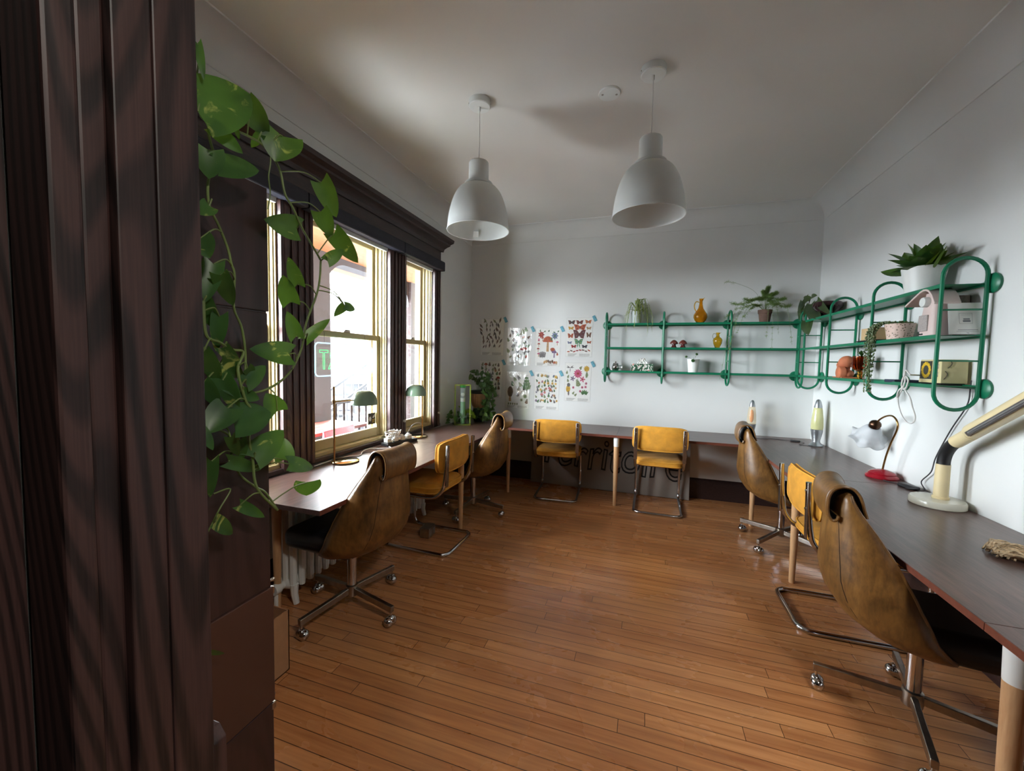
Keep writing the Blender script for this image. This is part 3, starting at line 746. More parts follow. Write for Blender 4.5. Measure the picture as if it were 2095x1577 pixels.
# ------------------------------------------------------------------ cast iron radiator under the windows
t = thing('radiator', 'white cast-iron column radiator under the window desk', 'radiator', (-1.985, 0, 0))
for k in range(24):
    y = 1.80 + k * .064; g = G()
    for dx in (-.055, 0, .055):
        g.tube([(dx, y, .09), (dx, y, .13), (dx, y, .58), (dx, y, .62)], .021, 8, rs=[.018, .021, .021, .018])
    for z in (.115, .595): g.ball((0, y, z), .03, 10, 6, (2.6, .85, 1.1))
    if k in (0, 23):
        for dx in (-.062, .062): g.tube([(dx, y, .12), (dx, y, .06), (dx * 1.25, y, .004)], .02, 8, rs=[.024, .020, .017])
    g.build('section', M['white'], t)
g = G(); g.tube([(0, 1.80, .115), (0, 1.745, .115)], .022, 10); g.lathe([(.03, -.02), (.033, 0), (.03, .02)], (0, 1.73, .115), 12, 'Y'); g.tube([(0, 1.73, .115), (0, 1.73, .0)], .012, 8); g.build('valve', M['white'], t)

# ------------------------------------------------------------------ sectional bookcase behind the door jamb
t = thing('sectional_bookcase', 'tall dark stained sectional bookcase behind the door jamb', 'bookcase', (-1.375, .66, 0)); bx = .425
zz = [(0, .165), (.168, .501), (.504, .834), (.838, 1.206), (1.21, 1.582), (1.586, 1.905)]
g = G(); g.box(-bx + .01, bx - .003, -.145, .1535, .01, 1.89); g.build('inner_case', M['case'], t, smooth=False)
for i, (a, b) in enumerate(zz):
    g = G(); dd = .004 * ((i * 7) % 3 - 1)
    g.box(-bx, bx + dd * .3, -.155, .155 + dd, a, b)
    s = g.build('base' if i == 0 else 'section', M['case'] if i != 2 else plain('brown_side_panel', (72, 46, 37), .4, .06, 3), t, bevel=.002, smooth=False)
    if i in (1, 2, 3):
        g = G(); g.lathe([(.003, 0), (.004, .006), (.006, .010), (.004, .013), (0, .014)], (bx - .012, .155 + dd, b + .012), 12, 'Y'); g.build('knob', M['steel'], s)
        g = G(); g.box(bx - .02, bx + .001, .150, .163, b - .022, b - .002); g.build('metal_bracket', M['steel'], s, bevel=.002)

t = thing('cardboard_box', 'open cardboard box on the floor beside the dark bookcase', 'box', (-1.68, 1.245, 0))
g = G(); w, d, h, q = .15, .155, .29, .005
g.box(-w, w, -d, d, 0, q); g.box(-w, -w + q, -d, d, 0, h); g.box(w - q, w, -d, d, 0, h); g.box(-w, w, -d, -d + q, 0, h); g.box(-w, w, d - q, d, 0, h); g.build('carton', M['cardb'], t, smooth=False)

t = thing('outlet_box', 'small steel floor outlet box under the mustard window chair', 'outlet', (-1.66, 2.90, 0), R_(5))
g = G(); g.box(-.045, .045, -.06, .06, 0, .085); bx_ = g.build('housing', M['steel'], t, bevel=.008, seg=3)
for y in (-.028, .028): g = G(); g.box(.043, .047, y - .02, y + .02, .022, .066); g.build('socket', M['chrome2'], bx_, bevel=.004)

# ------------------------------------------------------------------ pendant lamps and ceiling plate
def pendant(loc, label):
    t = thing('pendant_lamp', label, 'lamp', (loc[0], loc[1], ZC), 0, 'white dome pendant lamps')
    g = G(); g.lathe([(0, 0), (.066, 0), (.067, -.004), (.067, -.036), (.063, -.040), (0, -.040)], n=32); g.lathe([(.008, -.04), (.007, -.062), (.004, -.066)], n=12); cn = g.build('canopy', M['whitem'], t)
    g = G()
    for a in (20, 200): g.ball((.067 * cos(R_(a)), .067 * sin(R_(a)), -.018), .004, 8, 6)
    g.build('screw', M['steel'], cn)
    z0 = 2.715 - ZC
    g = G(); g.tube([(0, 0, -.06), (.002, .0, -.2), (0, 0, z0)], .0026, 8); g.build('cord', M['cord'], t)
    pr = [(0, 2.715), (.058, 2.714), (.062, 2.708), (.063, 2.590), (.063, 2.588), (.084, 2.586), (.089, 2.581), (.089, 2.571), (.083, 2.566)]
    for k in range(1, 15): a = k / 14 * R_(80); pr.append((.083 + .112 * sin(a) / sin(R_(80)), 2.565 - .265 * (1 - cos(a)) / (1 - cos(R_(80)))))
    pr += [(.1985, 2.292), (.1975, 2.289), (.193, 2.290)]
    for k in range(14, -1, -1): a = k / 14 * R_(80); pr.append((.079 + .112 * sin(a) / sin(R_(80)), 2.562 - .265 * (1 - cos(a)) / (1 - cos(R_(80)))))
    pr += [(.05, 2.562), (0, 2.562)]
    g = G(); g.lathe([(r, z - ZC) for r, z in pr], n=56); sh = g.build('shade', M['whitem'], t, ang=30)
    g = G(); g.lathe([(.02, 2.562 - ZC), (.02, 2.50 - ZC), (.032, 2.47 - ZC), (.034, 2.44 - ZC), (.022, 2.412 - ZC), (0, 2.408 - ZC)], n=20); g.build('bulb', plain('frosted_bulb', (236, 234, 226), .3), t)
    return t, sh
pa, sha = pendant((-1.028, 2.40), 'white dome pendant lamp hanging nearer the windows')
def stick():
    g = G()
    def fn(u, v): a = R_(112 + 11 * u); r = .1885 - .013 * v; z = 2.310 - ZC + .034 * v; return (r * cos(a), r * sin(a), z)
    g.grid(fn, 5, 2); return g.build('care_sticker', M['paper'], sha)
stick()
pendant((-.003, 2.412), 'white dome pendant lamp hanging nearer the right wall')
t = thing('cover_plate', 'round white blank cover plate screwed to the ceiling', 'plate', (-.25, 2.552, ZC))
g = G(); g.lathe([(0, 0), (.066, 0), (.067, -.004), (.062, -.010), (0, -.011)], n=36); cp_ = g.build('plate', M['whitem'], t)
g = G()
for s in (-1, 1): g.lathe([(0, -.013), (.006, -.0125), (.007, -.0105)], (s * .04, s * .01, 0), 10)
g.build('screw', M['steel'], cp_)

# ================================================================== things on the walls, shelves and desks
# posters
RN = random.Random(7)
PC = {k: plain('print_' + k, c, .6, .15, 40) for k, c in dict(rust=(176, 84, 48), red=(160, 52, 46), maroon=(96, 44, 44), brown=(110, 82, 64), grey=(112, 108, 108), black=(58, 54, 56), green=(74, 112, 66), sage=(128, 140, 100), blue=(108, 122, 150), violet=(122, 98, 134), pink=(196, 90, 124), yellow=(206, 164, 60), tan=(190, 150, 104), teal=(78, 150, 110), ink=(150, 148, 144)).items()}
PN = list(PC); sleeve = None
t_ = NT('clear_sleeve'); t_.set(rough=.06, spec=.6); t_.b.inputs['Base Color'].default_value = (1, 1, 1, 1)
tr = t_.n('ShaderNodeBsdfTransparent'); gl = t_.n('ShaderNodeBsdfGlossy'); gl.inputs['Roughness'].default_value = .08
ms = t_.n('ShaderNodeMixShader')
nb = t_.n('ShaderNodeBump'); nb.inputs['Strength'].default_value = .25; nb.inputs['Distance'].default_value = .02; t_.l(t_.noise(t_.coords((3, 1, 1.5)), 3, 2, 1), nb.inputs['Height']); t_.l(nb.outputs[0], gl.inputs['Normal'])
t_.l(t_.facing(.6, .04), ms.inputs[0]); t_.l(tr.outputs[0], ms.inputs[1]); t_.l(gl.outputs[0], ms.inputs[2]); t_.l(ms.outputs[0], t_.out.inputs[0]); sleeve = t_.m
TAPE = plain('blue_washi_tape', (96, 158, 176), .6, .2, 60)
class Art(G):
    d = -.0005
    def col(s, c): s.k = PN.index(c); return s
    def poly(s, pts): s.d -= .000004; return s.add([(x, s.d, z) for x, z in pts], [tuple(range(len(pts)))])
    def ell(s, x, z, a, b, r=0, n=10): return s.poly([(x + a * cos(t) * cos(r) - b * sin(t) * sin(r), z + a * cos(t) * sin(r) + b * sin(t) * cos(r)) for t in [2 * pi * k / n for k in range(n)]])
    def petal(s, x, z, L, w, r): return s.poly([(x, z), (x + L * .5 * cos(r) - w / 2 * sin(r), z + L * .5 * sin(r) + w / 2 * cos(r)), (x + L * cos(r), z + L * sin(r)), (x + L * .5 * cos(r) + w / 2 * sin(r), z + L * .5 * sin(r) - w / 2 * cos(r))])
    def feather(s, x, z, L, r, c, c2='ink'):
        s.col(c).petal(x, z, L, L * .36, r); s.col(c2).petal(x, z, L * .8, L * .07, r)
    def flower(s, x, z, R, c, c2='yellow', n=6):
        s.col(c)
        for k in range(n): s.petal(x, z, R, R * .5, 2 * pi * k / n)
        s.col(c2).ell(x, z, R * .25, R * .25)
    def sprig(s, x, z, L, r, c):
        s.col(c); s.petal(x, z, L, L * .09, r)
        for k in range(1, 5):
            q = k / 5; px, pz = x + L * q * cos(r), z + L * q * sin(r)
            for sg in (-1, 1): s.petal(px, pz, L * .40 * (1.15 - q), L * .22, r + sg * .8)
    def shroom(s, x, z, h, c, c2='tan'):
        s.col(c2).poly([(x - h * .09, z), (x + h * .09, z), (x + h * .06, z + h * .7), (x - h * .06, z + h * .7)])
        s.col(c).poly([(x + h * .36 * cos(R_(a)), z + h * .62 + h * .38 * sin(R_(a))) for a in range(0, 181, 20)])
    def moth(s, x, z, w, c, c2, k=1.0):
        for sg in (-1, 1):
            s.col(c).poly([(x, z + w * .08), (x + sg * w * .18, z + w * .26 * k), (x + sg * w * .5, z + w * .30 * k), (x + sg * w * .40, z + w * .02), (x + sg * w * .34, z - w * .22 * k), (x + sg * w * .12, z - w * .18 * k), (x, z - w * .02)])
            s.col(c2).ell(x + sg * w * .30, z + w * .14 * k, w * .06, w * .05); s.ell(x + sg * w * .22, z - w * .08, w * .05, w * .05)
        s.col('black').ell(x, z, w * .03, w * .16)
W2, H2 = .316, .466
def grid_pts(nx, nz, w, h, j):
    return [((i + .5) / nx * w - w / 2 + RN.uniform(-j, j), (k + .5) / nz * h - h / 2 + .025 + RN.uniform(-j, j)) for i in range(nx) for k in range(nz)]
def art_feathers(a):
    for x, z in grid_pts(6, 7, .235, .30, .008): a.feather(x - .01, z - .012, RN.uniform(.04, .07), RN.uniform(.6, 2.4), RN.choice(['grey', 'brown', 'black', 'maroon', 'grey', 'brown', 'sage']))
def art_creek(a):
    for x, z in grid_pts(5, 6, .23, .31, .012): a.sprig(x - .01, z - .02, RN.uniform(.045, .07), RN.uniform(.4, 2.6), RN.choice(['sage', 'grey', 'green', 'brown']))
    a.col('red'); a.ell(.06, -.02, .045, .016, .1); a.col('rust').ell(.05, .10, .012, .015); a.col('red').ell(.09, -.10, .012, .016)
    a.col('sage'); [a.petal(.0, .12, .10, .014, R_(q)) for q in (20, 32, 44)]
def art_mushrooms(a):
    a.shroom(0, -.045, .155, 'rust'); a.flower(-.075, .125, .04, 'red', 'rust', 7); a.flower(.075, .115, .042, 'blue', 'green', 8)
    a.shroom(.075, -.105, .075, 'violet', 'violet'); a.ell(.06, -.03, .026, .02); a.col('rust').ell(.055, -.022, .026, .018)
    for q in range(5): a.sprig(-.055, -.115, .075, R_(60 + q * 16), 'grey')
    for k in range(7): a.col(RN.choice(['brown', 'rust', 'grey', 'tan'])).ell(-.03 + k * .022, -.148 + RN.uniform(-.008, .008), .012, .017, RN.uniform(0, 3))
    for x, z in [(-.10, .05), (-.10, .0), (-.105, -.05), (-.1, -.10), (-.06, .06), (.105, .02), (.11, -.09), (.04, .06)]: RN.choice([a.shroom, lambda x, z, h, c: a.sprig(x, z, h, 1.6, c)])(x, z, .042, RN.choice(['red', 'rust', 'pink', 'green']))
    for x in (-.09, -.05, .0, .05, .1): a.sprig(x, .15, .03, RN.uniform(0, 3), 'green')
def art_moths(a):
    a.moth(-.085, .145, .078, 'black', 'rust'); a.moth(.0, .145, .078, 'maroon', 'rust'); a.moth(.09, .15, .07, 'rust', 'yellow')
    a.moth(.005, .095, .135, 'rust', 'maroon', .85); a.moth(-.09, .088, .062, 'yellow', 'rust'); a.moth(.098, .088, .055, 'tan', 'grey')
    a.moth(.0, .025, .135, 'maroon', 'grey', 1.25); a.moth(-.092, .012, .065, 'rust', 'maroon', 1.4); a.moth(.1, .02, .055, 'brown', 'rust', 1.8)
    a.moth(-.005, -.045, .095, 'teal', 'tan', 1.1); a.col('teal'); a.petal(-.01, -.05, .06, .012, R_(-100)); a.petal(.0, -.05, .06, .012, R_(-80))
    a.moth(-.1, -.055, .05, 'blue', 'violet'); a.moth(-.055, -.092, .06, 'red', 'maroon'); a.moth(.06, -.092, .062, 'black', 'blue'); a.moth(.105, -.05, .05, 'rust', 'tan')
    for k in range(8): a.col(RN.choice(['rust', 'brown', 'green', 'red'])).ell(-.11 + k * .031, -.135 + RN.uniform(-.008, .01), .016, .006, RN.uniform(-.5, .5))
def art_meadow(a):
    for x, z in grid_pts(6, 6, .24, .31, .01): a.sprig(x, z - .02, RN.uniform(.03, .06), RN.uniform(1.1, 2.0), RN.choice(['grey', 'green', 'brown', 'sage', 'violet']))
    a.shroom(-.06, .11, .06, 'rust'); a.shroom(.095, -.03, .062, 'red', 'tan'); a.flower(-.01, .03, .045, 'grey', 'violet', 9); a.flower(.06, .09, .022, 'tan', 'brown')
def art_woods(a):
    a.col('brown').ell(-.085, -.02, .034, .058); a.col('tan').poly([(-.1, -.12), (-.07, -.12), (-.075, -.07), (-.097, -.07)])
    for x, z in [(-.02, .10), (.03, .12), (-.05, .05), (.05, .05), (.01, .0), (.08, .01), (.0, -.06)]: a.sprig(x, z - .02, .07, RN.uniform(.8, 2.3), RN.choice(['green', 'grey', 'black', 'sage']))
    a.sprig(.105, -.03, .19, 1.6, 'green')
    for k in range(10): a.col('green'); a.petal(.105, .0 + k * .017, .016, .007, .4); a.petal(.105, .0 + k * .017, .016, .007, 2.7)
    a.col('brown'); a.petal(.03, -.04, .06, .008, R_(55)); a.petal(.03, -.04, .06, .008, R_(125)); a.flower(.09, -.06, .026, 'sage', 'green', 10); a.flower(.05, -.10, .02, 'sage', 'brown')
    for k in range(5): a.col('sage').ell(-.1 + k * .025, -.145, .008, .012); a.sprig(.10, -.15, .07, R_(75), 'brown')
def art_herbs(a):
    for x, z in grid_pts(6, 6, .24, .31, .012): a.sprig(x, z - .024, RN.uniform(.035, .055), RN.uniform(.9, 2.3), RN.choice(['green', 'green', 'sage', 'grey']))
    for x, z in grid_pts(6, 5, .24, .29, .016): a.flower(x, z, RN.uniform(.011, .022), RN.choice(['yellow', 'violet', 'rust', 'pink', 'blue', 'tan', 'yellow', 'red']), RN.choice(['yellow', 'brown']))
def art_garden(a):
    a.flower(.0, .085, .05, 'pink', 'red', 12); a.flower(.05, .03, .035, 'pink', 'red', 5); a.flower(-.055, .035, .03, 'violet', 'grey', 5)
    a.col('grey'); [a.petal(-.085, .14, .045, .01, R_(q)) for q in (10, 35, 150, 172)]; a.petal(-.085, .15, .06, .008, R_(-90))
    a.flower(.09, .135, .035, 'yellow', 'yellow', 11); a.sprig(.095, .05, .06, 1.6, 'sage'); a.sprig(.04, .125, .035, 2.5, 'green')
    a.col('yellow').ell(-.1, -.07, .024, .036); a.col('grey').ell(-.096, -.03, .018, .02); a.ell(-.094, -.115, .009, .022)
    a.sprig(.02, -.06, .10, 1.9, 'sage')
    for x, z in [(-.045, -.055), (.05, -.05), (.085, -.045), (.03, -.09), (.09, -.01)]: a.flower(x, z, .017, 'pink', 'maroon')
    for q in range(5): a.sprig(.075, -.125, .055, R_(40 + q * 25), 'green')
    for x, z, r in [(-.12, .09, 1.5), (-.11, .05, 1.3), (-.10, .01, 1.8), (-.055, -.11, 1.0), (-.035, -.125, .8), (.1, .06, 2), (.01, .15, .7)]: a.sprig(x, z - .02, .045, r, 'sage')
posters = [(-1.834, 1.772, 'feathers', art_feathers, 'feather print taped to the wall, top left of the posters', .5), (-1.477, 1.653, 'creek', art_creek, 'glossy sleeved plant print with a red sprig, second in the top row', .6), (-1.109, 1.651, 'mushrooms', art_mushrooms, 'print with one big orange mushroom in its middle', .4), (-0.729, 1.77, 'moths', art_moths, 'butterfly and moth print nearest the green shelves', .2),
           (-1.849, 1.239, 'meadow', art_meadow, 'wild flower print half hidden behind the green-leaved planter', .6), (-1.482, 1.111, 'woods', art_woods, 'woodland print with a brown morel, below the glossy sleeve', .5), (-1.109, 1.118, 'herbs', art_herbs, 'print crowded with small herbs and blossoms, below the mushroom print', .4), (-0.732, 1.237, 'garden', art_garden, 'print with a pink flower and a yellow bird, below the moth print', .2)]
for px, py, nm, fn, lab, rot in posters:
    p = (px, YB - .002, py)
    t = thing('poster', lab, 'poster', p, 0, 'nature prints taped to the back wall'); t.rotation_euler = (0, R_(rot * 2), 0)
    g = G(); g.box(-W2 / 2 + .005, W2 / 2 - .005, 0, .0015, -H2 / 2 + .005, H2 / 2 - .005); g.build('print_sheet', M['paper'], t, smooth=False)
    a = Art(); a.T = Matrix.Diagonal((1.12, 1, 1.2, 1)); fn(a)
    a.col('ink')
    for k in range(4): a.poly([(x, -.162 - .007 * k + z) for x, z in ((-.115, 0), (-.02 - .01 * k, 0), (-.02 - .01 * k, -.003), (-.115, -.003))]); a.poly([(x, -.162 - .007 * k + z) for x, z in ((.005, 0), (.115, 0), (.115 - .02 * (k == 3), -.0026), (.005, -.0026))])
    o = a.build('illustration', [PC[k] for k in PN], t, smooth=False)
    g = G(); g.box(-W2 / 2, W2 / 2, -.0028, -.0022, -H2 / 2, H2 / 2); g.build('sleeve', sleeve, t, smooth=False)
    g = G(); c_, s_ = cos(R_(-62)), sin(R_(-62)); q = [(-.035, -.017), (.035, -.019), (.037, .017), (-.034, .018)]
    g.prism([(W2 / 2 + .016 + x * c_ - z * s_, H2 / 2 - .012 + x * s_ + z * c_) for x, z in q], 1, -.004, -.003); g.build('tape', TAPE, t, smooth=False)

# green wall shelving
def shelf_unit(label, org, rz, frames, L, group):
    """local x along the wall, local -y away from the wall"""
    t = thing('shelf_unit', label, 'shelf', org, rz, group)
    for i, x in enumerate(frames):
        r, z0, z1, ya, yb = .088, 1.262, 2.035, -.030, -.206
        pts = [(x, yb, z) for z in (z0 + r + .01, z1 - r - .01)]
        pts = arc((-.118, z1 - r), r, 180, 0, 14, x=x) + arc((-.118, z0 + r), r, 0, -180, 14, x=x)
        g = G(); g.tube(pts, .0095, 8, True); fr = g.build('frame', M['green'], t)
        for z in (1.515, 1.775): g = G(); g.tube([(x, yb, z), (x, ya, z)], .0052, 6); g.build('rung', M['green'], fr)
        for z in (1.375, 1.905):
            g = G(); g.lathe([(0, 0), (.048, 0), (.050, -.004), (.050, -.012), (.040, -.020), (.0, -.022)], (x, 0, z), 24, 'Y'); g.tube([(x, -.018, z), (x, ya + .004, z)], .008, 8); g.build('wall_disc', M['green'], fr)
    for z in (1.385, 1.645, 1.905):
        g = G(); g.box(0, L, -.205, -.032, z - .003, z); g.box(0, L, -.207, -.203, z - .014, z + .006); g.box(0, L, -.034, -.030, z - .014, z + .006); g.build('shelf_board', M['green'], t, bevel=.001, seg=1, smooth=False)
    return t
shelf_unit('green metal wall shelving on the back wall', (-.405, YB, 0), 0, [0, .606, 1.247, 1.885], 1.885, 'green ladder wall shelves')
shelf_unit('green metal wall shelving on the right wall', (XR, 4.60, 0), R_(-90), [0, .655, 1.29, 1.938], 1.938, 'green ladder wall shelves')
ZT, ZM, ZL = 1.9055, 1.6455, 1.3855
YS = YB - .115; XS = XR - .118

# ---- back wall shelves
def pot(name_, prof, mt, parent, n=32): g = G(); g.lathe(prof, n=n); return g.build(name_, mt, parent)
def soil(parent, r, z): g = G(); g.lathe([(0, z - .006), (r, z - .006), (r * .7, z), (0, z + .004)], n=20); return g.build('soil', M['soil'], parent)
def ribbon(g, pts, w, nrm=(0, 0, 1), taper=True):
    P = smooth_path(pts, 6); n = len(P); vs = []
    for i, p in enumerate(P):
        d = (P[min(i + 1, n - 1)] - P[max(i - 1, 0)]).normalized(); sd = d.cross(Vector(nrm))
        if sd.length < .1: sd = d.cross(Vector((1, .3, 0)))
        sd.normalize(); k = i / (n - 1); ww = w * (min(1, .5 + k * 3) * (1 - max(0, k - .45) / .55) ** .7 if taper else 1) / 2 + .0004; up = sd.cross(d)
        vs += [p - sd * ww, p - up * ww * .35, p + sd * ww]
    g.add(vs, [(i * 3 + j, i * 3 + j + 1, i * 3 + j + 4, i * 3 + j + 3) for i in range(n - 1) for j in (0, 1)])
t = thing('spider_plant', 'spider plant in a pale grey pot on the top green shelf', 'plant', (-.085, YS, ZT))
pot('saucer', [(0, .002), (.058, .002), (.062, .014), (.056, .014), (.05, .006), (0, .006)], plain('pale_grey_ceramic', (176, 182, 182), .4, .04), t)
pot('pot', [(.0, .008), (.054, .008), (.060, .138), (.056, .138), (.052, .12), (0, .12)], plain('light_grey_ceramic', (182, 188, 188), .4, .04), t); soil(t, .053, .128)
g = G(); q = random.Random(3); SP = leafmat('spider_leaf', (96, 116, 58), (196, 200, 140), None, 40)
for k in range(32):
    a = q.uniform(0, 2 * pi) if k > 6 else R_(200 + k * 25); r = q.uniform(.06, .17); h = q.uniform(.01, .13); dz = q.uniform(-.22, .02) if sin(a) < .5 else q.uniform(-.02, .05); dy = sin(a) * r * .55
    if dy > .09: dy = .09
    ribbon(g, [(0, 0, .12), (cos(a) * r * .35, dy * .35, .14 + h * .8), (cos(a) * r * .75, dy * .8 - .01, .14 + h), (cos(a) * r * 1.05, min(dy, .05) - .02, .12 + dz * .4), (cos(a) * r * 1.2, min(dy, .03) - .03, .11 + dz)], .013)
for px, py in ((1324, 690), (1298, 672), (1335, 668)): 
    e = at(px, py, 1, YS - .10) - t.location; ribbon(g, [(e.x * .3, -.02, .13), (e.x * .7, -.08, .17), (e.x * .95, -.11, .08), tuple(e)], .012)
g.build('leaves', SP, t)

AMB = colglass('amber_glass', (250, 198, 84))
t = thing('glass_jug', 'tall amber glass jug with handle on the top green shelf', 'jug', (.56, YS, ZT))
pot('body', [(0, .002), (.034, .002), (.036, .012), (.056, .035), (.069, .068), (.066, .096), (.046, .128), (.026, .16), (.017, .20), (.015, .235), (.020, .262), (.018, .262), (.012, .235), (.014, .20), (.022, .16), (.042, .126), (.062, .095), (.065, .068), (.05, .035), (.03, .012), (0, .012)], AMB, t)
g = G(); g.tube(smooth_path([(-.018, 0, .225), (-.045, 0, .232), (-.062, 0, .20), (-.058, 0, .16), (-.040, 0, .125), (-.036, 0, .118)], 6), .0055, 8); g.build('handle', AMB, t)
g = G(); g.prism([(.010, .255), (.034, .276), (.026, .258), (.014, .235)], 1, -.009, .009); g.build('spout', AMB, t, bevel=.003)

t = thing('pitcher', 'small golden glass pitcher on the middle green shelf', 'jug', (.735, YS, ZM))
GLD = colglass('golden_glass', (246, 216, 110))
pot('body', [(0, .002), (.020, .002), (.022, .010), (.040, .05), (.046, .088), (.036, .108), (.018, .122), (.014, .145), (.019, .166), (.017, .166), (.011, .145), (.015, .122), (.032, .106), (.042, .088), (.036, .05), (.018, .012), (0, .012)], GLD, t)
g = G(); g.prism([(.006, .158), (.036, .170), (.010, .146)], 1, -.008, .008); g.build('spout', GLD, t, bevel=.003)
g = G(); g.tube(smooth_path([(-.014, 0, .150), (-.040, 0, .155), (-.048, 0, .125), (-.040, 0, .102)], 6), .004, 8); g.build('handle', colglass('clear_handle_glass', (220, 216, 200)), t)

MUS = plain('dark_red_ceramic', (92, 34, 34), .12, .15, 20)
def mushroom(x, lab):
    t = thing('mushroom_figurine', lab, 'figurine', (x, YS, ZM), 0, 'dark red mushroom figurines')
    pot('stalk', [(0, .001), (.028, .001), (.030, .010), (.022, .022), (.018, .045), (.020, .05), (0, .05)], MUS, t, 24)
    pot('cap', [(0, .044), (.030, .042), (.041, .046), (.042, .052), (.036, .066), (.022, .082), (.008, .089), (0, .09)], plain('brown_red_glaze', (120, 62, 54), .15, .2, 20), t, 24)
mushroom(.312, 'dark red mushroom figurine nearer the grey-potted spider plant'); mushroom(.402, 'dark red mushroom figurine nearer the golden pitcher')

t = thing('plant_pot', 'tall white pot with three round leaves on the lowest green shelf', 'plant', (.512, YS, ZL))
pot('pot', [(0, .001), (.047, .001), (.062, .145), (.058, .145), (.055, .12), (0, .12)], M['white'], t); soil(t, .054, .13)
g = G(); gs = G()
for dx, dy, z, r in ((-.075, -.03, .168, .014), (.028, -.02, .198, .013), (-.012, -.075, .128, .018)):
    gs.tube(smooth_path([(0, 0, .12), (dx * .5, dy * .5, .16), (dx, dy, z)], 5), .0015, 5)
    g.T = Matrix.Translation((dx, dy, z)) @ Matrix.Rotation(R_(70), 4, 'X') @ Matrix.Rotation(dx * 6, 4, 'Y'); g.lathe([(0, .003), (r * .7, .002), (r, 0), (r * .7, -.001), (0, .001)], n=14)
gs.build('stem', M['stem'], t); g.T = None; g.build('leaves', M['dleaf'], t)

t = thing('tissue_box', 'leaf-patterned tissue box on the lowest green shelf', 'tissue box', (-.005, YS, ZL))
q = NT('leaf_print_card'); n_ = q.n('ShaderNodeTexVoronoi'); n_.inputs['Scale'].default_value = 24; q.l(q.coords((1, 1, 1.5)), n_.inputs['Vector']); w_ = q.noise(q.coords((1, 1, 1)), 22, 2, 2.5)
q.l(q.ramp(w_, [(.40, (24, 66, 44)), (.53, (40, 92, 58)), (.555, (226, 228, 220)), (.63, (230, 230, 224)), (.66, (190, 70, 54))]), q.b.inputs['Base Color']); q.set(rough=.6)
g = G(); g.box(-.115, .115, -.06, .06, 0, .085); g.build('carton', q.m, t, bevel=.003)
g = G(); q = random.Random(2)
for k in range(5):
    a = k * 1.25; g.grid(lambda u, v: ((u - .5) * .07 * (1 - v * .4) + .014 * sin(v * 5 + a) - .01 * k + .02, .02 * sin(u * 6 + a) * (.4 + v) + (k - 2) * .005, .083 + v * (.055 + .012 * sin(a * 2)) - .01 * abs(u - .5)), 8, 6)
g.build('tissue', M['paper'], t)

t = thing('sugar_bowl', 'small silver lidded pot at the left end of the lowest green shelf', 'pot', (-.292, YS, ZL))
pot('body', [(0, .001), (.030, .001), (.032, .008), (.043, .03), (.044, .05), (.036, .07), (.032, .074), (0, .074)], M['chrome'], t)
pot('lid', [(.034, .0745), (.030, .086), (.014, .094), (.006, .096), (.008, .106), (0, .110)], M['chrome'], t, 20)
g = G(); g.tube(smooth_path([(.040, 0, .06), (.066, 0, .06), (.066, 0, .03), (.040, 0, .025)], 6), .004, 8); g.build('handle', M['chrome'], t)

t = thing('asparagus_fern', 'feathery asparagus fern in a brown clay pot on the top green shelf', 'plant', (1.155, YS, ZT))
pot('pot', [(0, .001), (.044, .001), (.056, .095), (.062, .096), (.064, .132), (.058, .132), (.052, .11), (0, .11)], plain('brown_clay', (104, 78, 66), .85, .1, 20), t); soil(t, .052, .118)
g = G(); gs = G(); q = random.Random(11)
FE = [((.02, 0, .36), 70), ((-.03, -.01, .32), 60), ((.09, -.02, .30), 60), ((.16, -.02, .24), 50), ((.21, -.03, .17), 40), ((-.07, -.02, .25), 50), ((-.20, -.05, .24), 40), ((-.32, -.06, .20), 36), ((-.37, -.06, .05), 34), ((-.30, -.08, -.02), 40), ((-.2, -.08, .06), 40), ((.05, -.05, .28), 60), ((.0, .04, .30), 60), ((.12, .04, .2), 40), ((-.26, -.10, -.10), 34), ((-.33, -.10, -.30), 26), ((-.35, -.11, -.42), 18), ((-.40, -.11, -.58), 16), ((.05, -.10, -.25), 18), ((.0, -.1, -.16), 16), ((.22, -.1, -.22), 14), ((-.38, -.04, .42), 6), ((.1, -.1, -.12), 12)]
for (ex, ey, ez), n in FE:
    pts = smooth_path([(0, 0, .11), (ex * .25, ey * .3, .16 + max(ez, .05) * .35), (ex * .7, ey * .8 if ez > 0 else -.11, max(ez, .10) * .95 + (.05 if ez < .1 else 0)), (ex, ey, ez)], 8)
    gs.tube(pts, .0011, 4)
    for k in range(n if ez < .1 or ez > .4 else n * 2):
        p = pts[int(len(pts) * (.3 + .68 * q.random()))]; r_ = .036 if ez > 0 else .022
        for j in range(8):
            d = Vector((q.gauss(0, 1), q.gauss(0, .7), q.gauss(0, .8))).normalized() * q.uniform(.4, 1) * r_; b = d.orthogonal().normalized() * .0013
            e = p + d; e.y = min(e.y, .1)
            g.add([p, p + d * .5 + b, e, p + d * .5 - b], [(0, 1, 2, 3)])
gs.build('stem', M['stem'], t); o = g.build('fronds', M['fern'], t, smooth=False)

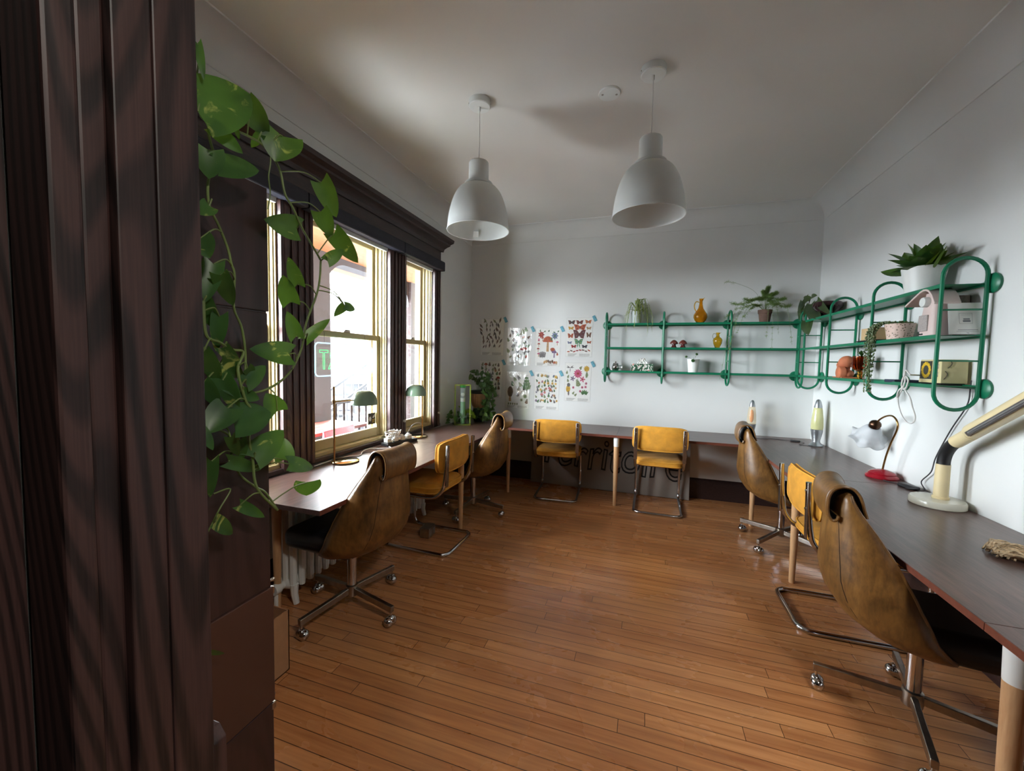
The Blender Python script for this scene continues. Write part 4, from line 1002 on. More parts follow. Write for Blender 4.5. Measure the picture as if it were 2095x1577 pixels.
# ---- right wall shelves
def atR(px, py, x=None): return at(px, py, 0, x if x is not None else XS)
t = thing('round_planter', 'dark glossy footed bowl with a trailing dark-leaved plant on the corner shelf', 'plant', (XS, 4.26, ZT))
pot('bowl', [(0, .001), (.060, .001), (.058, .012), (.050, .022), (.060, .045), (.104, .085), (.112, .102), (.104, .134), (.096, .140), (.090, .134), (.095, .10), (.06, .06), (0, .055)], plain('oxblood_glaze', (46, 26, 28), .1, .2, 14), t, 40); soil(t, .088, .120)
g = G(); gs = G(); LO = t.location
hub = Vector((-.035, .38, .07))
gs.tube(smooth_path([(0, .04, .11), (-.02, .16, .16), (-.05, .28, .13), tuple(hub)], 6), .003, 5)
for (bx_, by_, tx, ty, w) in ((1644, 618, 1631, 658, 26), (1652, 612, 1617, 650, 24), (1660, 622, 1656, 655, 30), (1662, 630, 1672, 650, 34), (1655, 655, 1650, 684, 42), (1657, 612, 1641, 606, 15), (1660, 608, 1666, 603, 16), (1655, 625, 1640, 650, 20), (1672, 615, 1690, 640, 20)):
    b = atR(bx_, by_, XS - .07) - LO; e = atR(tx, ty, XS - .10) - LO; sc = (e - b).length / math.hypot(tx - bx_, ty - by_) if (tx != bx_) else .004
    gs.tube(smooth_path([tuple(hub), tuple((hub + b) / 2 + Vector((0, 0, .02))), tuple(b)], 5), .002, 5); leaf(g, b, e, w * .0034, (-1, -.4, .3), .1, .15, .25)
gs.build('stem', plain('dark_stem', (66, 58, 44), .6), t); g.build('leaves', leafmat('olive_dark_leaf', (36, 50, 34), (66, 80, 52), None, 12), t)

t = thing('snake_plant', 'dark green rosette plant in a white pot on the top right-wall shelf', 'plant', (XS, 2.985, ZT))
pot('pot', [(0, .001), (.075, .001), (.100, .150), (.095, .150), (.088, .12), (0, .12)], M['white'], t, 40); soil(t, .088, .128)
g = G(); q = random.Random(5); SN = leafmat('rosette_leaf', (22, 50, 26), (50, 90, 34), (110, 150, 50), 14)
for k in range(26):
    a = k * 2.4; el = R_(12 + 62 * (1 - k / 26) + q.uniform(-8, 8)) if k > 4 else R_(70 + q.uniform(-12, 12)); L = q.uniform(.12, .20)
    d = Vector((cos(a) * cos(el), sin(a) * cos(el), sin(el)))
    b = Vector((cos(a) * .02, sin(a) * .02, .125)); e = b + d * L
    if e.x > .10: e.x = .10
    leaf(g, b, e, .098, Vector((-d.x * d.z, -d.y * d.z, 1)), .0, .1, .3, 7, 'lance')
for px, py, bx_, by_ in ((1942, 503, 1915, 545), (1804, 559, 1868, 560), (1850, 517, 1870, 550), (1927, 515, 1900, 545), (1857, 573, 1872, 562)):
    b = atR(bx_, by_, XS) - t.location; e = atR(px, py, XS - .03) - t.location; leaf(g, b, e, .078, (-.6, -.5, .6), 0, -.05, .3, 7, 'lance')
g.build('leaves', SN, t)

t = thing('candle', 'square tan candle on a small black tray, middle right-wall shelf', 'candle', (XS, 3.47, ZM))
g = G(); g.box(-.055, .055, -.12, .12, .012, .02)
for sx in (-.04, .04):
    for sy in (-.1, .1): g.box(sx - .006, sx + .006, sy - .006, sy + .006, 0, .012)
g.build('tray', M['black'], t, bevel=.002)
g = G(); g.box(-.04, .04, -.085, .085, .0205, .105); g.build('wax_block', plain('tan_wax', (196, 166, 122), .5, .05), t, bevel=.004)

t = thing('trailing_succulent', 'string succulent hanging from a pink speckled pot, middle right-wall shelf', 'plant', (XS, 3.175, ZM))
q = NT('pink_terrazzo'); n_ = q.n('ShaderNodeTexVoronoi'); n_.inputs['Scale'].default_value = 75; q.l(q.coords(), n_.inputs['Vector'])
q.l(q.ramp(n_.outputs['Distance'], [(.0, (120, 110, 90)), (.28, (140, 124, 104)), (.34, (212, 184, 170)), (1, (218, 192, 178))]), q.b.inputs['Base Color']); q.set(rough=.5)
pot('pot', [(0, .001), (.058, .001), (.074, .105), (.070, .105), (.065, .09), (0, .09)], q.m, t); soil(t, .064, .096)
g = G(); gs = G(); q = random.Random(8)
for k in range(14):
    a = q.uniform(0, 2 * pi); ex = -.085 - q.uniform(0, .03); yy = .03 + q.gauss(.06, .022); L = q.uniform(.10, .42) if k > 2 else .40
    pts = smooth_path([(q.uniform(-.04, .04), q.uniform(-.04, .04), .10), (-.055, yy * .8, .118), (ex, yy, .07), (ex - .004, yy + q.uniform(-.012, .012), .07 - L * .5), (ex - .004, yy + q.uniform(-.02, .02), .07 - L)], 7)
    gs.tube(pts, .0009, 4)
    for p in pts[4:]:
        for j in range(3): d = Vector((q.uniform(-1, .3), q.gauss(0, 1), q.gauss(0, .6))).normalized() * .007; g.ball(p + d, .0042, 6, 4, (1, 1, 1.3))
for k in range(40):
    a = q.uniform(0, 2 * pi); r_ = q.uniform(.03, .075); g.ball((r_ * cos(a), r_ * sin(a), .108 + q.uniform(-.03 if r_ > .068 else 0, .012)), .006, 6, 4)
gs.build('strings', M['stem'], t); g.build('leaves', leafmat('succulent_leaf', (70, 92, 52), (120, 136, 88), None, 30), t)

t = thing('bedside_lamp', 'blush table lamp with a folded roof shade on the middle right-wall shelf', 'lamp', (1.503, 2.79, ZM), R_(-90))
BL_ = plain('blush_plastic', (216, 196, 190), .5, .03)
g = G(); vs = []
for z, w, d in ((.001, .062, .050), (.125, .056, .045), (.127, .0555, .0445), (.235, .046, .036)):
    for k in range(24): a = 2 * pi * k / 24; vs.append((w * abs(cos(a)) ** .45 * (1 if cos(a) > 0 else -1), d * abs(sin(a)) ** .45 * (1 if sin(a) > 0 else -1), z))
g.add(vs, [(i * 24 + j, i * 24 + (j + 1) % 24, (i + 1) * 24 + (j + 1) % 24, (i + 1) * 24 + j) for i in range(3) for j in range(24)] + [tuple(range(72, 96))]); g.build('body', BL_, t, ang=50)
g = G(); g.prism([(-.050, .030), (.026, .030), (.022, .118), (-.047, .118)], 1, -.0535, -.044); g.build('speaker_grille', plain('grey_grille_cloth', (168, 160, 156), .9, .1, 200), t, bevel=.003)
g = G(); g.prism([(-.036, .012), (-.008, .012), (-.008, .019), (-.036, .019)], 1, -.0545, -.049); g.build('switch', M['black'], t, bevel=.002)
ro = [(-.165, .190), (-.10, .222), (-.035, .252), (-.012, .258), (.012, .257), (.034, .248), (.062, .220), (.090, .172), (.085, .166), (.056, .211), (.030, .238), (.010, .246), (-.012, .247), (-.034, .241), (-.10, .211), (-.162, .180)]
g = G(); g.prism(ro, 1, -.062, .048); g.build('roof_shade', BL_, t, bevel=.002, ang=30)
g = G(); g.lathe([(0, -.066), (.025, -.064), (.028, -.058), (.028, -.040), (0, -.040)], (-.006, 0, .188), 28, 'Y'); g.build('dial', M['whitem'], t)

t = thing('wooden_box', 'grey-brown wooden box standing behind the white card, middle right-wall shelf', 'box', (1.597, 2.875, ZM), R_(-90))
g = G(); g.box(-.08, .078, -.046, .046, 0, .222); g.build('box', wood('grey_brown_wood', (120, 102, 92), (156, 136, 124), 0, 2, .6, 8), t, bevel=.004)
t = thing('acrylic_sign', 'white printed card in a clear bent stand, right end of the middle shelf', 'sign', (1.568, 2.70, ZM), 0)
CG = pane_glass('clear_acrylic', (.97, .98, .99))
g = G(); vs = []
for (y, z, w) in ((.028, .001, .074), (-.018, .001, .074), (-.020, .004, .074), (-.004, .075, .070), (.010, .172, .069)): vs += [(-w, y, z), (w, y, z)]
g.add(vs, [(2 * i, 2 * i + 1, 2 * i + 3, 2 * i + 2) for i in range(4)]); g.build('stand', CG, t, solid=.003, smooth=False)
def cy_(z): return -.0225 + .030 * z / .158
def quad(g, x0, x1, z0, z1, o): g.add([(x, cy_(z) - o, z) for x, z in ((x0, z0), (x1, z0), (x1, z1), (x0, z1))], [(0, 1, 2, 3)])
g = G(); vs = [(x, cy_(z) - o, z) for o in (.0005, .0015) for x, z in ((-.071, .006), (.071, .006), (.068, .170), (-.068, .170))]
g.add(vs, [(3, 2, 1, 0), (4, 5, 6, 7), (0, 1, 5, 4), (1, 2, 6, 5), (2, 3, 7, 6), (3, 0, 4, 7)]); cd_ = g.build('card', M['paper'], t, smooth=False)
g = G()
for q_ in ((-.034, .046, .028, .030), (-.040, .050, .021, .0222), (.0, .010, .012, .0145), (-.02, .022, .134, .1348), (-.026, .026, .115, .116), (-.026, -.0252, .062, .115), (.0252, .026, .062, .115), (-.026, .026, .061, .062), (-.018, .018, .106, .1068), (-.012, .018, .070, .079), (-.010, .016, .082, .088)): quad(g, *q_, .002)
g.build('lettering', plain('grey_print', (120, 122, 128), .7), cd_, smooth=False)

t = thing('head_planter', 'terracotta bust leaning its head, on the lowest right-wall shelf', 'figurine', (XS, 3.86, ZL), R_(-90))
def bust(g):
    # local: x to the right along the wall, -y towards the room
    def el(c, r, rot=0):
        g.T = Matrix.Translation(c) @ Matrix.Rotation(R_(rot), 4, 'Y'); g.ball((0, 0, 0), 1, 20, 14, r); g.T = None
    el((.0, 0, .036), (.080, .054, .038)); el((.012, 0, .128), (.060, .050, .048), -28); el((-.040, -.004, .108), (.040, .038, .034), -40); el((-.076, -.006, .100), (.017, .012, .011), 30); el((-.060, -.006, .084), (.024, .026, .016), -20); el((-.004, 0, .082), (.034, .034, .034)); el((-.03, -.036, .112), (.012, .008, .007))
    g.lathe([(0, -.062), (.042, -.060), (.046, -.054), (.046, -.02)], (.034, 0, .046), 24, 'Y')
    g.box(-.078, .078, -.050, .050, .0005, .012)
g = G(); bust(g); g.build('bust', M['terra'], t, ang=60)
t = thing('glass_goblet', 'dark amber glass goblet holding a sprig, beside the terracotta bust', 'goblet', (XS, 3.625, ZL))
DA = colglass('dark_amber_glass', (210, 120, 60)); LA = colglass('light_amber_glass', (248, 186, 80))
pot('bowl', [(.012, .062), (.040, .072), (.056, .095), (.060, .115), (.052, .130), (.050, .172), (.048, .172), (.048, .13), (.055, .115), (.05, .095), (.036, .078), (0, .070)], DA, t)
pot('stem', [(0, .001), (.040, .001), (.041, .005), (.014, .014), (.018, .030), (.012, .040), (.017, .050), (.012, .0615), (0, .0615)], LA, t, 24)
g = G(); q = random.Random(3)
for k in range(9): a = k * 2.4; leaf(g, (0, 0, .16 + k * .004), (.03 * cos(a), .03 * sin(a), .19 + k * .004), .016, (0, 0, 1), 0, .1, .2, 5, 'lance')
g.tube([(0, 0, .09), (0, 0, .2)], .002, 5); g.build('sprig', M['dleaf'], t)

t = thing('clock_radio', 'cream clock radio with a sunflower face on the lowest right-wall shelf', 'radio', (1.578, 2.842, ZL), R_(-90))
CR_ = plain('cream_radio_case', (216, 202, 152), .45, .05)
g = G(); g.prism([(-.092, .010), (-.092, .020), (-.088, .022), (-.084, .138), (.084, .138), (.088, .022), (.088, .010)], 1, -.056, .056); g.build('case', CR_, t, bevel=.003)
g = G(); g.box(-.080, .080, -.050, .050, 0, .010); g.build('foot', M['black'], t)
g = G(); g.box(-.080, .014, -.0585, -.050, .030, .130); dl = g.build('display', plain('dark_dial', (60, 60, 54), .3), t, smooth=False)
a = G()
for k in range(14): th = 2 * pi * k / 14; c = Vector((-.030 + .031 * cos(th), -.0592, .080 + .036 * sin(th))); a.ball(c, .0105, 8, 5, (1, .12, 1))
a.build('sunflower', plain('sunflower_yellow', (214, 176, 40), .5, .2, 60), dl)
for z in (.122, .088, .044): g = G(); g.box(.036, .066, -.0580, -.052, z, z + (.005 if z > .1 else .026)); g.build('button', M['steel'], t, bevel=.001)
g = G(); g.tube(smooth_path([(.0880, -.024, .132), (.0875, -.014, .120), (.0878, -.018, .105), (.0882, -.030, .092)], 4), .0022, 5); g.tube(smooth_path([(.0885, -.040, .075), (.0885, -.030, .060), (.0890, -.036, .042), (.0890, -.044, .032)], 4), .0022, 5); g.build('crack', plain('dark_crack', (86, 78, 60), .7), t)

t = thing('notebook', 'thin dark notebook lying beside the clock radio', 'book', (XS - .02, 3.06, ZL), R_(-88))
g = G(); g.box(-.05, .05, -.07, .07, 0, .018); g.build('cover', plain('dark_blue_cover', (38, 46, 66), .6), t, bevel=.002)
def cable(name, label, pts, r, mt, cat='cable', n=7):
    g = G(); g.tube(smooth_path(pts, n), r, 7); return tag(g.build(name, mt, None), label, cat)
X_ = XR - .21
loop = [(1853, 757), (1850, 768), (1846, 778), (1845, 790), (1850, 797), (1855, 790), (1858, 778), (1853, 770), (1850, 785), (1841, 805), (1835, 815), (1838, 800), (1848, 792), (1853, 800), (1862, 815), (1867, 835), (1872, 852), (1868, 864), (1856, 864), (1845, 850), (1838, 828), (1837, 810)]
cable('looped_cable', 'white cable looped and hanging off the lowest right-wall shelf', [atR(1890, 768, X_ + .12), atR(1872, 767, X_ + .05), atR(1862, 766, X_ - .01)] + [atR(x, y, X_ - .006 * (i % 3)) for i, (x, y) in enumerate(loop)], .0042, M['cord'])
cable('hanging_cable', 'dark cable hanging from the clock radio down to the desk', [(XR - .012, 2.74, ZL + .03), atR(1985, 797, XR - .012), atR(1978, 830, XR - .014), atR(1945, 880, XR - .014), atR(1915, 935, XR - .016), atR(1905, 965, XR - .02), atR(1885, 985, XR - .02), (XR - .03, 2.99, .752), (XR - .06, 3.0, .745)], .0032, M['bcord'])

# ---- desk things
D0 = HD + .0005
def mush_lamp(loc, rz, label, shade_dx, pole_dx):
    t = thing('desk_lamp', label, 'lamp', (loc[0], loc[1], D0), rz, 'green mushroom desk lamps')
    g = G(); g.lathe([(0, 0), (.092, 0), (.094, .003), (.094, .008), (.090, .011), (0, .011)], n=44); g.build('base', plain('polished_brass', (196, 176, 128), .12, .05, metal=1.0), t)
    g = G(); g.tube([(pole_dx, 0, .010), (pole_dx, 0, .535)], .0065, 12); g.build('pole', M['brass'], t)
    g = G(); g.tube([(pole_dx, 0, .43), (shade_dx, 0, .43)], .0042, 8); g.lathe([(.011, .418), (.011, .442)], (pole_dx, 0, 0), 12); g.build('arm', M['brass'], t)
    pr = [(.092, .392), (.0925, .402), (.091, .425), (.082, .455), (.064, .480), (.042, .492), (.02, .495), (0, .495), (0, .491), (.04, .488), (.062, .476), (.078, .453), (.087, .425), (.0885, .402), (.088, .392)]
    g = G(); g.lathe(pr, (shade_dx, 0, 0), 40, close=True); g.build('lamp_shade', plain('sage_green_lacquer', (116, 138, 116), .22, .04), t)
    g = G(); g.ball((shade_dx, 0, .425), .026, 12, 8); g.build('bulb', plain('bulb_white', (236, 232, 220), .3), t)
mush_lamp((-1.965, 2.285), R_(75), 'green mushroom lamp on a brass pole in front of the wide middle window', .155, -.085)
mush_lamp((-1.995, 3.285), R_(55), 'green mushroom lamp in front of the narrow window by the corner', -.02, .045)

t = thing('power_strip', 'black power strip crowded with white plugs below the middle window', 'power strip', (-1.975, 2.965, D0), R_(75))
g = G(); g.box(-.165, .165, -.045, .045, 0, .03); g.build('housing', M['black'], t, bevel=.006, seg=3)
q = random.Random(6)
for k in range(4): g = G(); x = -.13 + k * .075; g.box(x - .022, x + .022, -.024, .024, .0305, .066); g.box(x - .012, x + .012, -.014, .014, .066, .078); g.build('plug', M['white'], t, bevel=.005)
g = G()
for k in range(5):
    pts = [(-.16 + q.uniform(0, .2), q.uniform(-.02, .04), q.uniform(.05, .13)) for _ in range(9)]; g.tube(smooth_path(pts + [pts[0]], 6), .0042, 6)
g.build('coiled_cable', M['cord'], t)
def onD(px, py, z=None): return at(px, py, 2, (z if z is not None else D0 + .004))
cable('lamp_cable', 'white lamp cable arching from the power strip to the corner window lamp', [(-1.975, 2.98, .80), (-1.99, 3.06, .79), (-2.03, 3.17, .80), (-2.05, 3.30, .855), (-2.03, 3.40, .85), (-2.01, 3.41, .78), (-1.99, 3.37, .749)], .0042, M['cord'])
cable('lamp_cable', 'white lamp cable snaking over the desk to the middle window lamp', [(-2.06, 2.10, .7445), (-2.062, 2.25, .7445), (-2.05, 2.40, .7445), (-1.99, 2.47, .7445), (-2.04, 2.56, .748), (-2.055, 2.66, .75), (-1.99, 2.72, .7445), (-1.93, 2.77, .7445), (-1.99, 2.82, .75), (-1.98, 2.88, .79), (-1.99, 2.94, .80)], .0036, M['cord'])
cable('thin_cord', 'thin grey cord lying along the desk beneath the middle window', [(-2.06, 2.06, .7435), (-1.98, 2.42, .7435), (-2.02, 2.55, .7435), (-1.95, 2.62, .7435), (-2.03, 2.70, .7435), (-2.04, 2.80, .7435), (-2.03, 2.86, .7435)], .002, M['bcord'])

# ---- window corner: acrylic stand, planter, cuttings
def acr(name, c, a):
    t = NT(name); tr = t.n('ShaderNodeBsdfTransparent'); tr.inputs[0].default_value = rgb(tuple(255 - (255 - x) * .4 for x in c)); ms = t.n('ShaderNodeMixShader'); ms.inputs[0].default_value = a
    t.b.inputs['Base Color'].default_value = rgb(c); t.set(rough=.08); t.l(tr.outputs[0], ms.inputs[1]); t.l(t.b.outputs[0], ms.inputs[2]); t.l(ms.outputs[0], t.out.inputs[0]); return t.m
# lava lamps
def lava(loc, label, glassc, wax, s):
    t = thing('lava_lamp', label, 'lamp', (loc[0], loc[1], D0), 0, 'silver lava lamps')
    P = lambda L: [(r * s, z * s) for r, z in L]
    g = G(); g.lathe(P([(0, 0), (.056, 0), (.058, .006), (.050, .016), (.034, .034), (.030, .05), (.044, .12), (.049, .155), (.046, .158), (0, .158)]), n=36); g.build('base', M['chrome2'], t)
    g = G(); g.lathe(P([(0, .159), (.047, .159), (.049, .18), (.046, .26), (.036, .345), (.031, .363), (0, .363)]), n=36); gl_ = g.build('glass', glassc, t)
    if wax: g = G(); g.ball((0, 0, .25 * s), .022 * s, 14, 12, (1.05, 1.05, 3.6)); g.build('wax', wax, gl_)
    g = G(); g.lathe(P([(.033, .364), (.033, .372), (.022, .42), (.014, .437), (.006, .442), (0, .443)]), n=30); g.build('cap', M['chrome2'], t)
    return t
lava((1.085, 4.66), 'slim lava lamp with orange wax at the back, behind the swivel chair', acr('pale_lava_glass', (240, 226, 196), .22), plain('orange_wax', (222, 132, 40), .4), .86)
t = lava((1.557, 4.383), 'big lava lamp filled pale yellow in the right back corner', plain('pale_yellow_fluid', (206, 204, 150), .12, .05), None, .98)
cable('lamp_cable', 'dark lamp cable with inline switch between the two lava lamps', [(1.08, 4.60, .7435), (1.16, 4.56, .7435), (1.27, 4.60, .7435), (1.36, 4.58, .7435), (1.42, 4.55, .748)], .0028, M['bcord'])
t = thing('inline_switch', 'black inline cord switch lying on the right back corner desk', 'switch', (1.44, 4.535, D0), R_(-25)); g = G(); g.box(-.04, .04, -.012, .012, 0, .016); g.build('switch_body', M['black'], t, bevel=.005)
cable('thin_cord', 'dark cord curling from the switch to the yellow lava lamp', [(1.475, 4.52, .747), (1.50, 4.49, .7435), (1.46, 4.42, .7435), (1.42, 4.36, .7435), (1.47, 4.34, .7435), (1.52, 4.345, .7435)], .0022, M['bcord'])

# red gooseneck lamp with tulip shade
t = thing('gooseneck_lamp', 'brass gooseneck lamp with red base and frilled frosted glass shade', 'lamp', (1.553, 3.29, D0))
g = G(); g.lathe([(0, 0), (.086, 0), (.088, .008), (.084, .016), (.072, .024), (.074, .030), (.060, .042), (.030, .052), (.012, .056), (0, .056)], n=44); g.build('base', plain('red_enamel', (152, 26, 40), .12, .08), t)
g = G(); g.tube(smooth_path([(0, 0, .05), (0, -.03, .15), (0, -.075, .25), (-.002, -.125, .33), (-.004, -.138, .375), (-.006, -.118, .408), (-.008, -.075, .424), (-.012, -.02, .414), (-.015, .035, .388), (-.018, .065, .362)], 7), .0055, 10); g.build('stem', M['brass'], t)
T_ = Matrix.Translation((-.02, .075, .352)) @ Matrix.Rotation(R_(38), 4, 'X')
g = G(); g.T = T_; g.lathe([(.006, .02), (.018, .016), (.030, .004), (.034, -.010), (.030, -.030), (.034, -.034), (0, -.034)], n=24); sk = g.build('socket_cup', plain('dark_bronze', (80, 58, 44), .3, .1, metal=.9), t)
g = G(); g.T = T_
def frill(u, v):
    a = 2 * pi * v; r = [.030, .046, .060, .068, .078, .104][min(int(u * 5), 5)] if u >= 1 else 0
    prof = [(.030, -.030), (.044, -.050), (.058, -.080), (.066, -.110), (.078, -.135), (.104, -.150)]
    k = u * 5; i = min(int(k), 4); f = k - i; r = prof[i][0] + (prof[i + 1][0] - prof[i][0]) * f; z = prof[i][1] + (prof[i + 1][1] - prof[i][1]) * f
    w = u ** 3; return ((r + .012 * w * cos(6 * a)) * cos(a), (r + .012 * w * cos(6 * a)) * sin(a), z + .016 * w * sin(6 * a + .5))
g.grid(frill, 20, 72)
q = NT('frosted_glass'); q.l(q.ramp(q.noise(q.coords(), 14), [(.3, (214, 216, 218)), (.7, (236, 238, 240))]), q.b.inputs['Base Color']); q.set(rough=.5)
tl = q.n('ShaderNodeBsdfTranslucent'); tl.inputs[0].default_value = (.85, .87, .9, 1); tp = q.n('ShaderNodeBsdfTransparent'); m1 = q.n('ShaderNodeMixShader'); m1.inputs[0].default_value = .5; m2 = q.n('ShaderNodeMixShader'); m2.inputs[0].default_value = .25
q.l(q.b.outputs[0], m1.inputs[1]); q.l(tl.outputs[0], m1.inputs[2]); q.l(m1.outputs[0], m2.inputs[1]); q.l(tp.outputs[0], m2.inputs[2]); q.l(m2.outputs[0], q.out.inputs[0])
g.build('lamp_shade', q.m, t, solid=.003)

# cream tube lamp
t = thing('tube_lamp', 'big cream tube desk lamp with black elbow on a round clear base', 'lamp', (1.533, 2.725, D0))
g = G(); g.lathe([(0, 0), (.108, 0), (.112, .004), (.112, .030), (.106, .038), (.0, .038)], n=56); g.build('base', plain('milky_acrylic', (206, 204, 188), .2, .03), t)
q0 = Vector((.012, -.002, 0)); 
g = G(); g.lathe([(.034, .0385), (.034, .05), (.030, .052), (.029, .225), (0, .226)], tuple(q0), 32); g.build('column', M['cream'], t)
arm = smooth_path([(.012, -.002, .22), (.012, -.004, .25), (.012, -.018, .292), (.010, -.052, .334), (.008, -.095, .365)], 8)
g = G(); g.tube(arm, .027, 20); g.build('elbow', M['black'], t)
d = Vector((-.002, -.413, .259)).normalized(); a = arm[-1] - d * .012; b = a + d * 1.0
g = G(); g.tube([a, a + d * .11], .031, 20); n_ = d.cross(Vector((1, 0, 0))).normalized()
g.tube([a + d * .10 + n_ * .004, a + d * .12 + n_ * .006, b - d * .01 + n_ * .006, b + n_ * .004], .036, 20, rs=[.030, .036, .036, .030]); hd = g.build('lamp_head', M['cream'], t)
g = G(); v_ = Vector((-.9, -.40, -.22)); sd = (v_ - d * v_.dot(d)).normalized(); o_ = sd * .034; g.bar(a + d * .13 + o_, b - d * .02 + o_, .024, .008, sd); g.build('light_opening', plain('grey_reflector', (92, 84, 80), .3, .1), hd, bevel=.005)
g = G(); g.tube([a + d * .15 + o_ + sd * .002, b - d * .04 + o_ + sd * .002], .007, 10); g.build('tube_bulb', M['chrome2'], hd)

t = thing('plug_adapter', 'black plug adapter on the desk between the red and cream lamps', 'plug', (1.575, 3.05, D0), R_(-72))
g = G(); g.box(-.055, .055, -.018, .018, 0, .022); g.build('housing', M['black'], t, bevel=.005)
g = G(); g.tube(smooth_path([(-.055, 0, .01), (-.09, .01, .004), (-.13, -.01, .0035), (-.16, -.005, .0035)], 5), .003, 6); g.tube(smooth_path([(.05, 0, .01), (.075, -.015, .02), (.05, -.03, .012), (.02, -.035, .005)], 5), .0035, 6); g.build('cord', M['bcord'], t)

# twine
t = thing('twine_bundle', 'bundle of tan twine lying on the right-hand desk', 'twine', (1.475, 2.06, D0))
TW = plain('jute_twine', (226, 202, 170), .95, .25, 60, .3)
g = G(); q = random.Random(9)
for k in range(46):
    ph = q.uniform(-1, 1); off = ph * .062; j = [q.uniform(-.016, .016) for _ in range(7)]; zz_ = [max(.0042, q.uniform(.004, .062) * (1 - .35 * abs(ph)) * m) for m in (.5, .9, .8, .55, .9, 1.1, .7)]
    xs_ = [-.125 + q.uniform(-.015, .03), -.085, -.04, .0, .05, .10, .15 + q.uniform(-.05, .03)]; wv = [.6, 1.1, 1.2, .55, 1.0, 1.4, 1.6]
    g.tube([(p.x, p.y, max(p.z, .0042)) for p in smooth_path([(xs_[i], off * wv[i] + j[i] + .012 * sin(i * 1.7), zz_[i]) for i in range(7)], 5)], .0036, 6)
g.build('strands', TW, t)

t = thing('propagation_stand', 'lime acrylic frame holding a glass tube of green water by the corner', 'vase', (-1.915, 4.105, D0), R_(22))
LM = acr('lime_acrylic', (214, 234, 110), .22)
g = G(); g.box(-.092, -.078, -.035, .035, 0, .445); g.box(.078, .092, -.035, .035, 0, .445); g.box(-.092, .092, -.035, .035, .4455, .459); g.box(-.078, .078, -.035, .035, 0, .010); g.build('frame', LM, t, bevel=.003)
g = G(); g.lathe([(.028, .0105), (.030, .02), (.030, .455), (.0275, .455), (.0275, .02), (0, .014)], n=28); tb = g.build('tube', acr('clear_tube', (216, 224, 222), .16), t)
g = G(); g.lathe([(0, .0145), (.0268, .02), (.0268, .265), (0, .265)], n=24); g.build('green_water', acr('green_water', (70, 205, 70), .5), tb)
g = G(); g.lathe([(0, .266), (.0262, .266), (.0262, .305), (0, .307)], n=24); g.ball((0, 0, .345), .022, 12, 8); g.build('float', M['white'], tb)
g = G(); g.lathe([(.031, .425), (.034, .428), (.034, .452), (.031, .4545)], n=24); g.build('collar', acr('green_collar', (40, 140, 60), .7), tb)

def foliage(t, name, leaves, mt, seed, nrm=(.3, -.9, .4), kind='heart', stems=None):
    q = random.Random(seed); g = G()
    for (b, e, w) in leaves: leaf(g, b, e, w, Vector(nrm) + Vector((q.uniform(-.4, .4), q.uniform(-.3, .3), q.uniform(-.4, .4))), .14, .14, .22, 6, kind)
    o = g.build(name, mt, t)
    return o
t = thing('planter', 'ribbed tan planter with black rim and leafy vines in the window corner', 'plant', (-1.86, 4.46, D0))
pot('base_pot', [(0, 0), (.062, 0), (.078, .06), (.082, .12), (.070, .165), (0, .165)], plain('dark_green_glaze', (34, 56, 48), .2, .2, 14), t)
g = G(); vs = []
for z, r in ((.1655, .066), (.19, .085), (.24, .098), (.29, .102), (.335, .100)):
    for k in range(72): a = 2 * pi * k / 72; rr = r * (1 + .022 * cos(24 * a)); vs.append((rr * cos(a), rr * sin(a), z))
g.add(vs, [(i * 72 + j, i * 72 + (j + 1) % 72, (i + 1) * 72 + (j + 1) % 72, (i + 1) * 72 + j) for i in range(4) for j in range(72)] + [tuple(range(288, 360))]); g.build('ribbed_pot', plain('tan_ribbed_ceramic', (176, 128, 92), .7, .08, 20), t)
pot('rim', [(.098, .3355), (.104, .336), (.106, .372), (.098, .374), (.092, .36), (0, .355)], M['black'], t); soil(t, .088, .366)
q = random.Random(12); L = []; gs = G(); PL = plain('vine_stem_small', (84, 106, 60), .6)
for (dx, dy, L_, n) in ((.12, -.04, .40, 13), (.155, .0, .33, 11), (.12, -.09, .44, 13), (.18, -.02, .26, 9), (.15, -.07, .37, 11), (.085, -.125, .42, 5), (.10, -.11, .42, 9)):
    pts = smooth_path([(dx * .3, dy * .3, .37), (dx * .7, dy * .7, .45), (dx, dy, .40), (dx * 1.08, dy * 1.1, .40 - L_ * .5), (dx * 1.1 + .01, dy * 1.15, max(.03, .40 - L_))], 8); gs.tube(pts, .0016, 5)
    for k in range(n):
        p = pts[min(len(pts) - 1, int(len(pts) * (.22 + .78 * k / n)))]; d = Vector((q.uniform(-.5, 1), q.uniform(-1, .2), q.uniform(-.9, .5))).normalized(); e = p + d * q.uniform(.045, .08); e.z = max(e.z, .006); L.append((p, e, q.uniform(.034, .055)))
for k in range(24):
    a = q.uniform(0, 2 * pi); r = q.uniform(.02, .13); z = q.uniform(.45, .60); p = Vector((r * cos(a) + .035, r * sin(a) * .7 - .02, z)); gs.tube(smooth_path([(p.x * .3, p.y * .3, .36), (p.x * .7, p.y * .7, z - .03), tuple(p)], 4), .0016, 5)
    e = p + Vector((q.uniform(-.6, 1), q.uniform(-1, .3), q.uniform(-.8, .2))).normalized() * q.uniform(.05, .085); L.append((p, e, q.uniform(.036, .06)))
for k in range(22):
    a = R_(q.uniform(-130, 20)); p = Vector((.09 * cos(a) + .02, .09 * sin(a), q.uniform(.05, .17))); e = p + Vector((cos(a) * .6, sin(a) * .6, q.uniform(-.9, .2))).normalized() * .055; e.z = max(.008, e.z); L.append((p, e, .045))
gs.build('stems', PL, t); foliage(t, 'leaves', L, leafmat('ivy_leaf', (40, 74, 42), (86, 118, 70), (176, 190, 150), 26), 4)
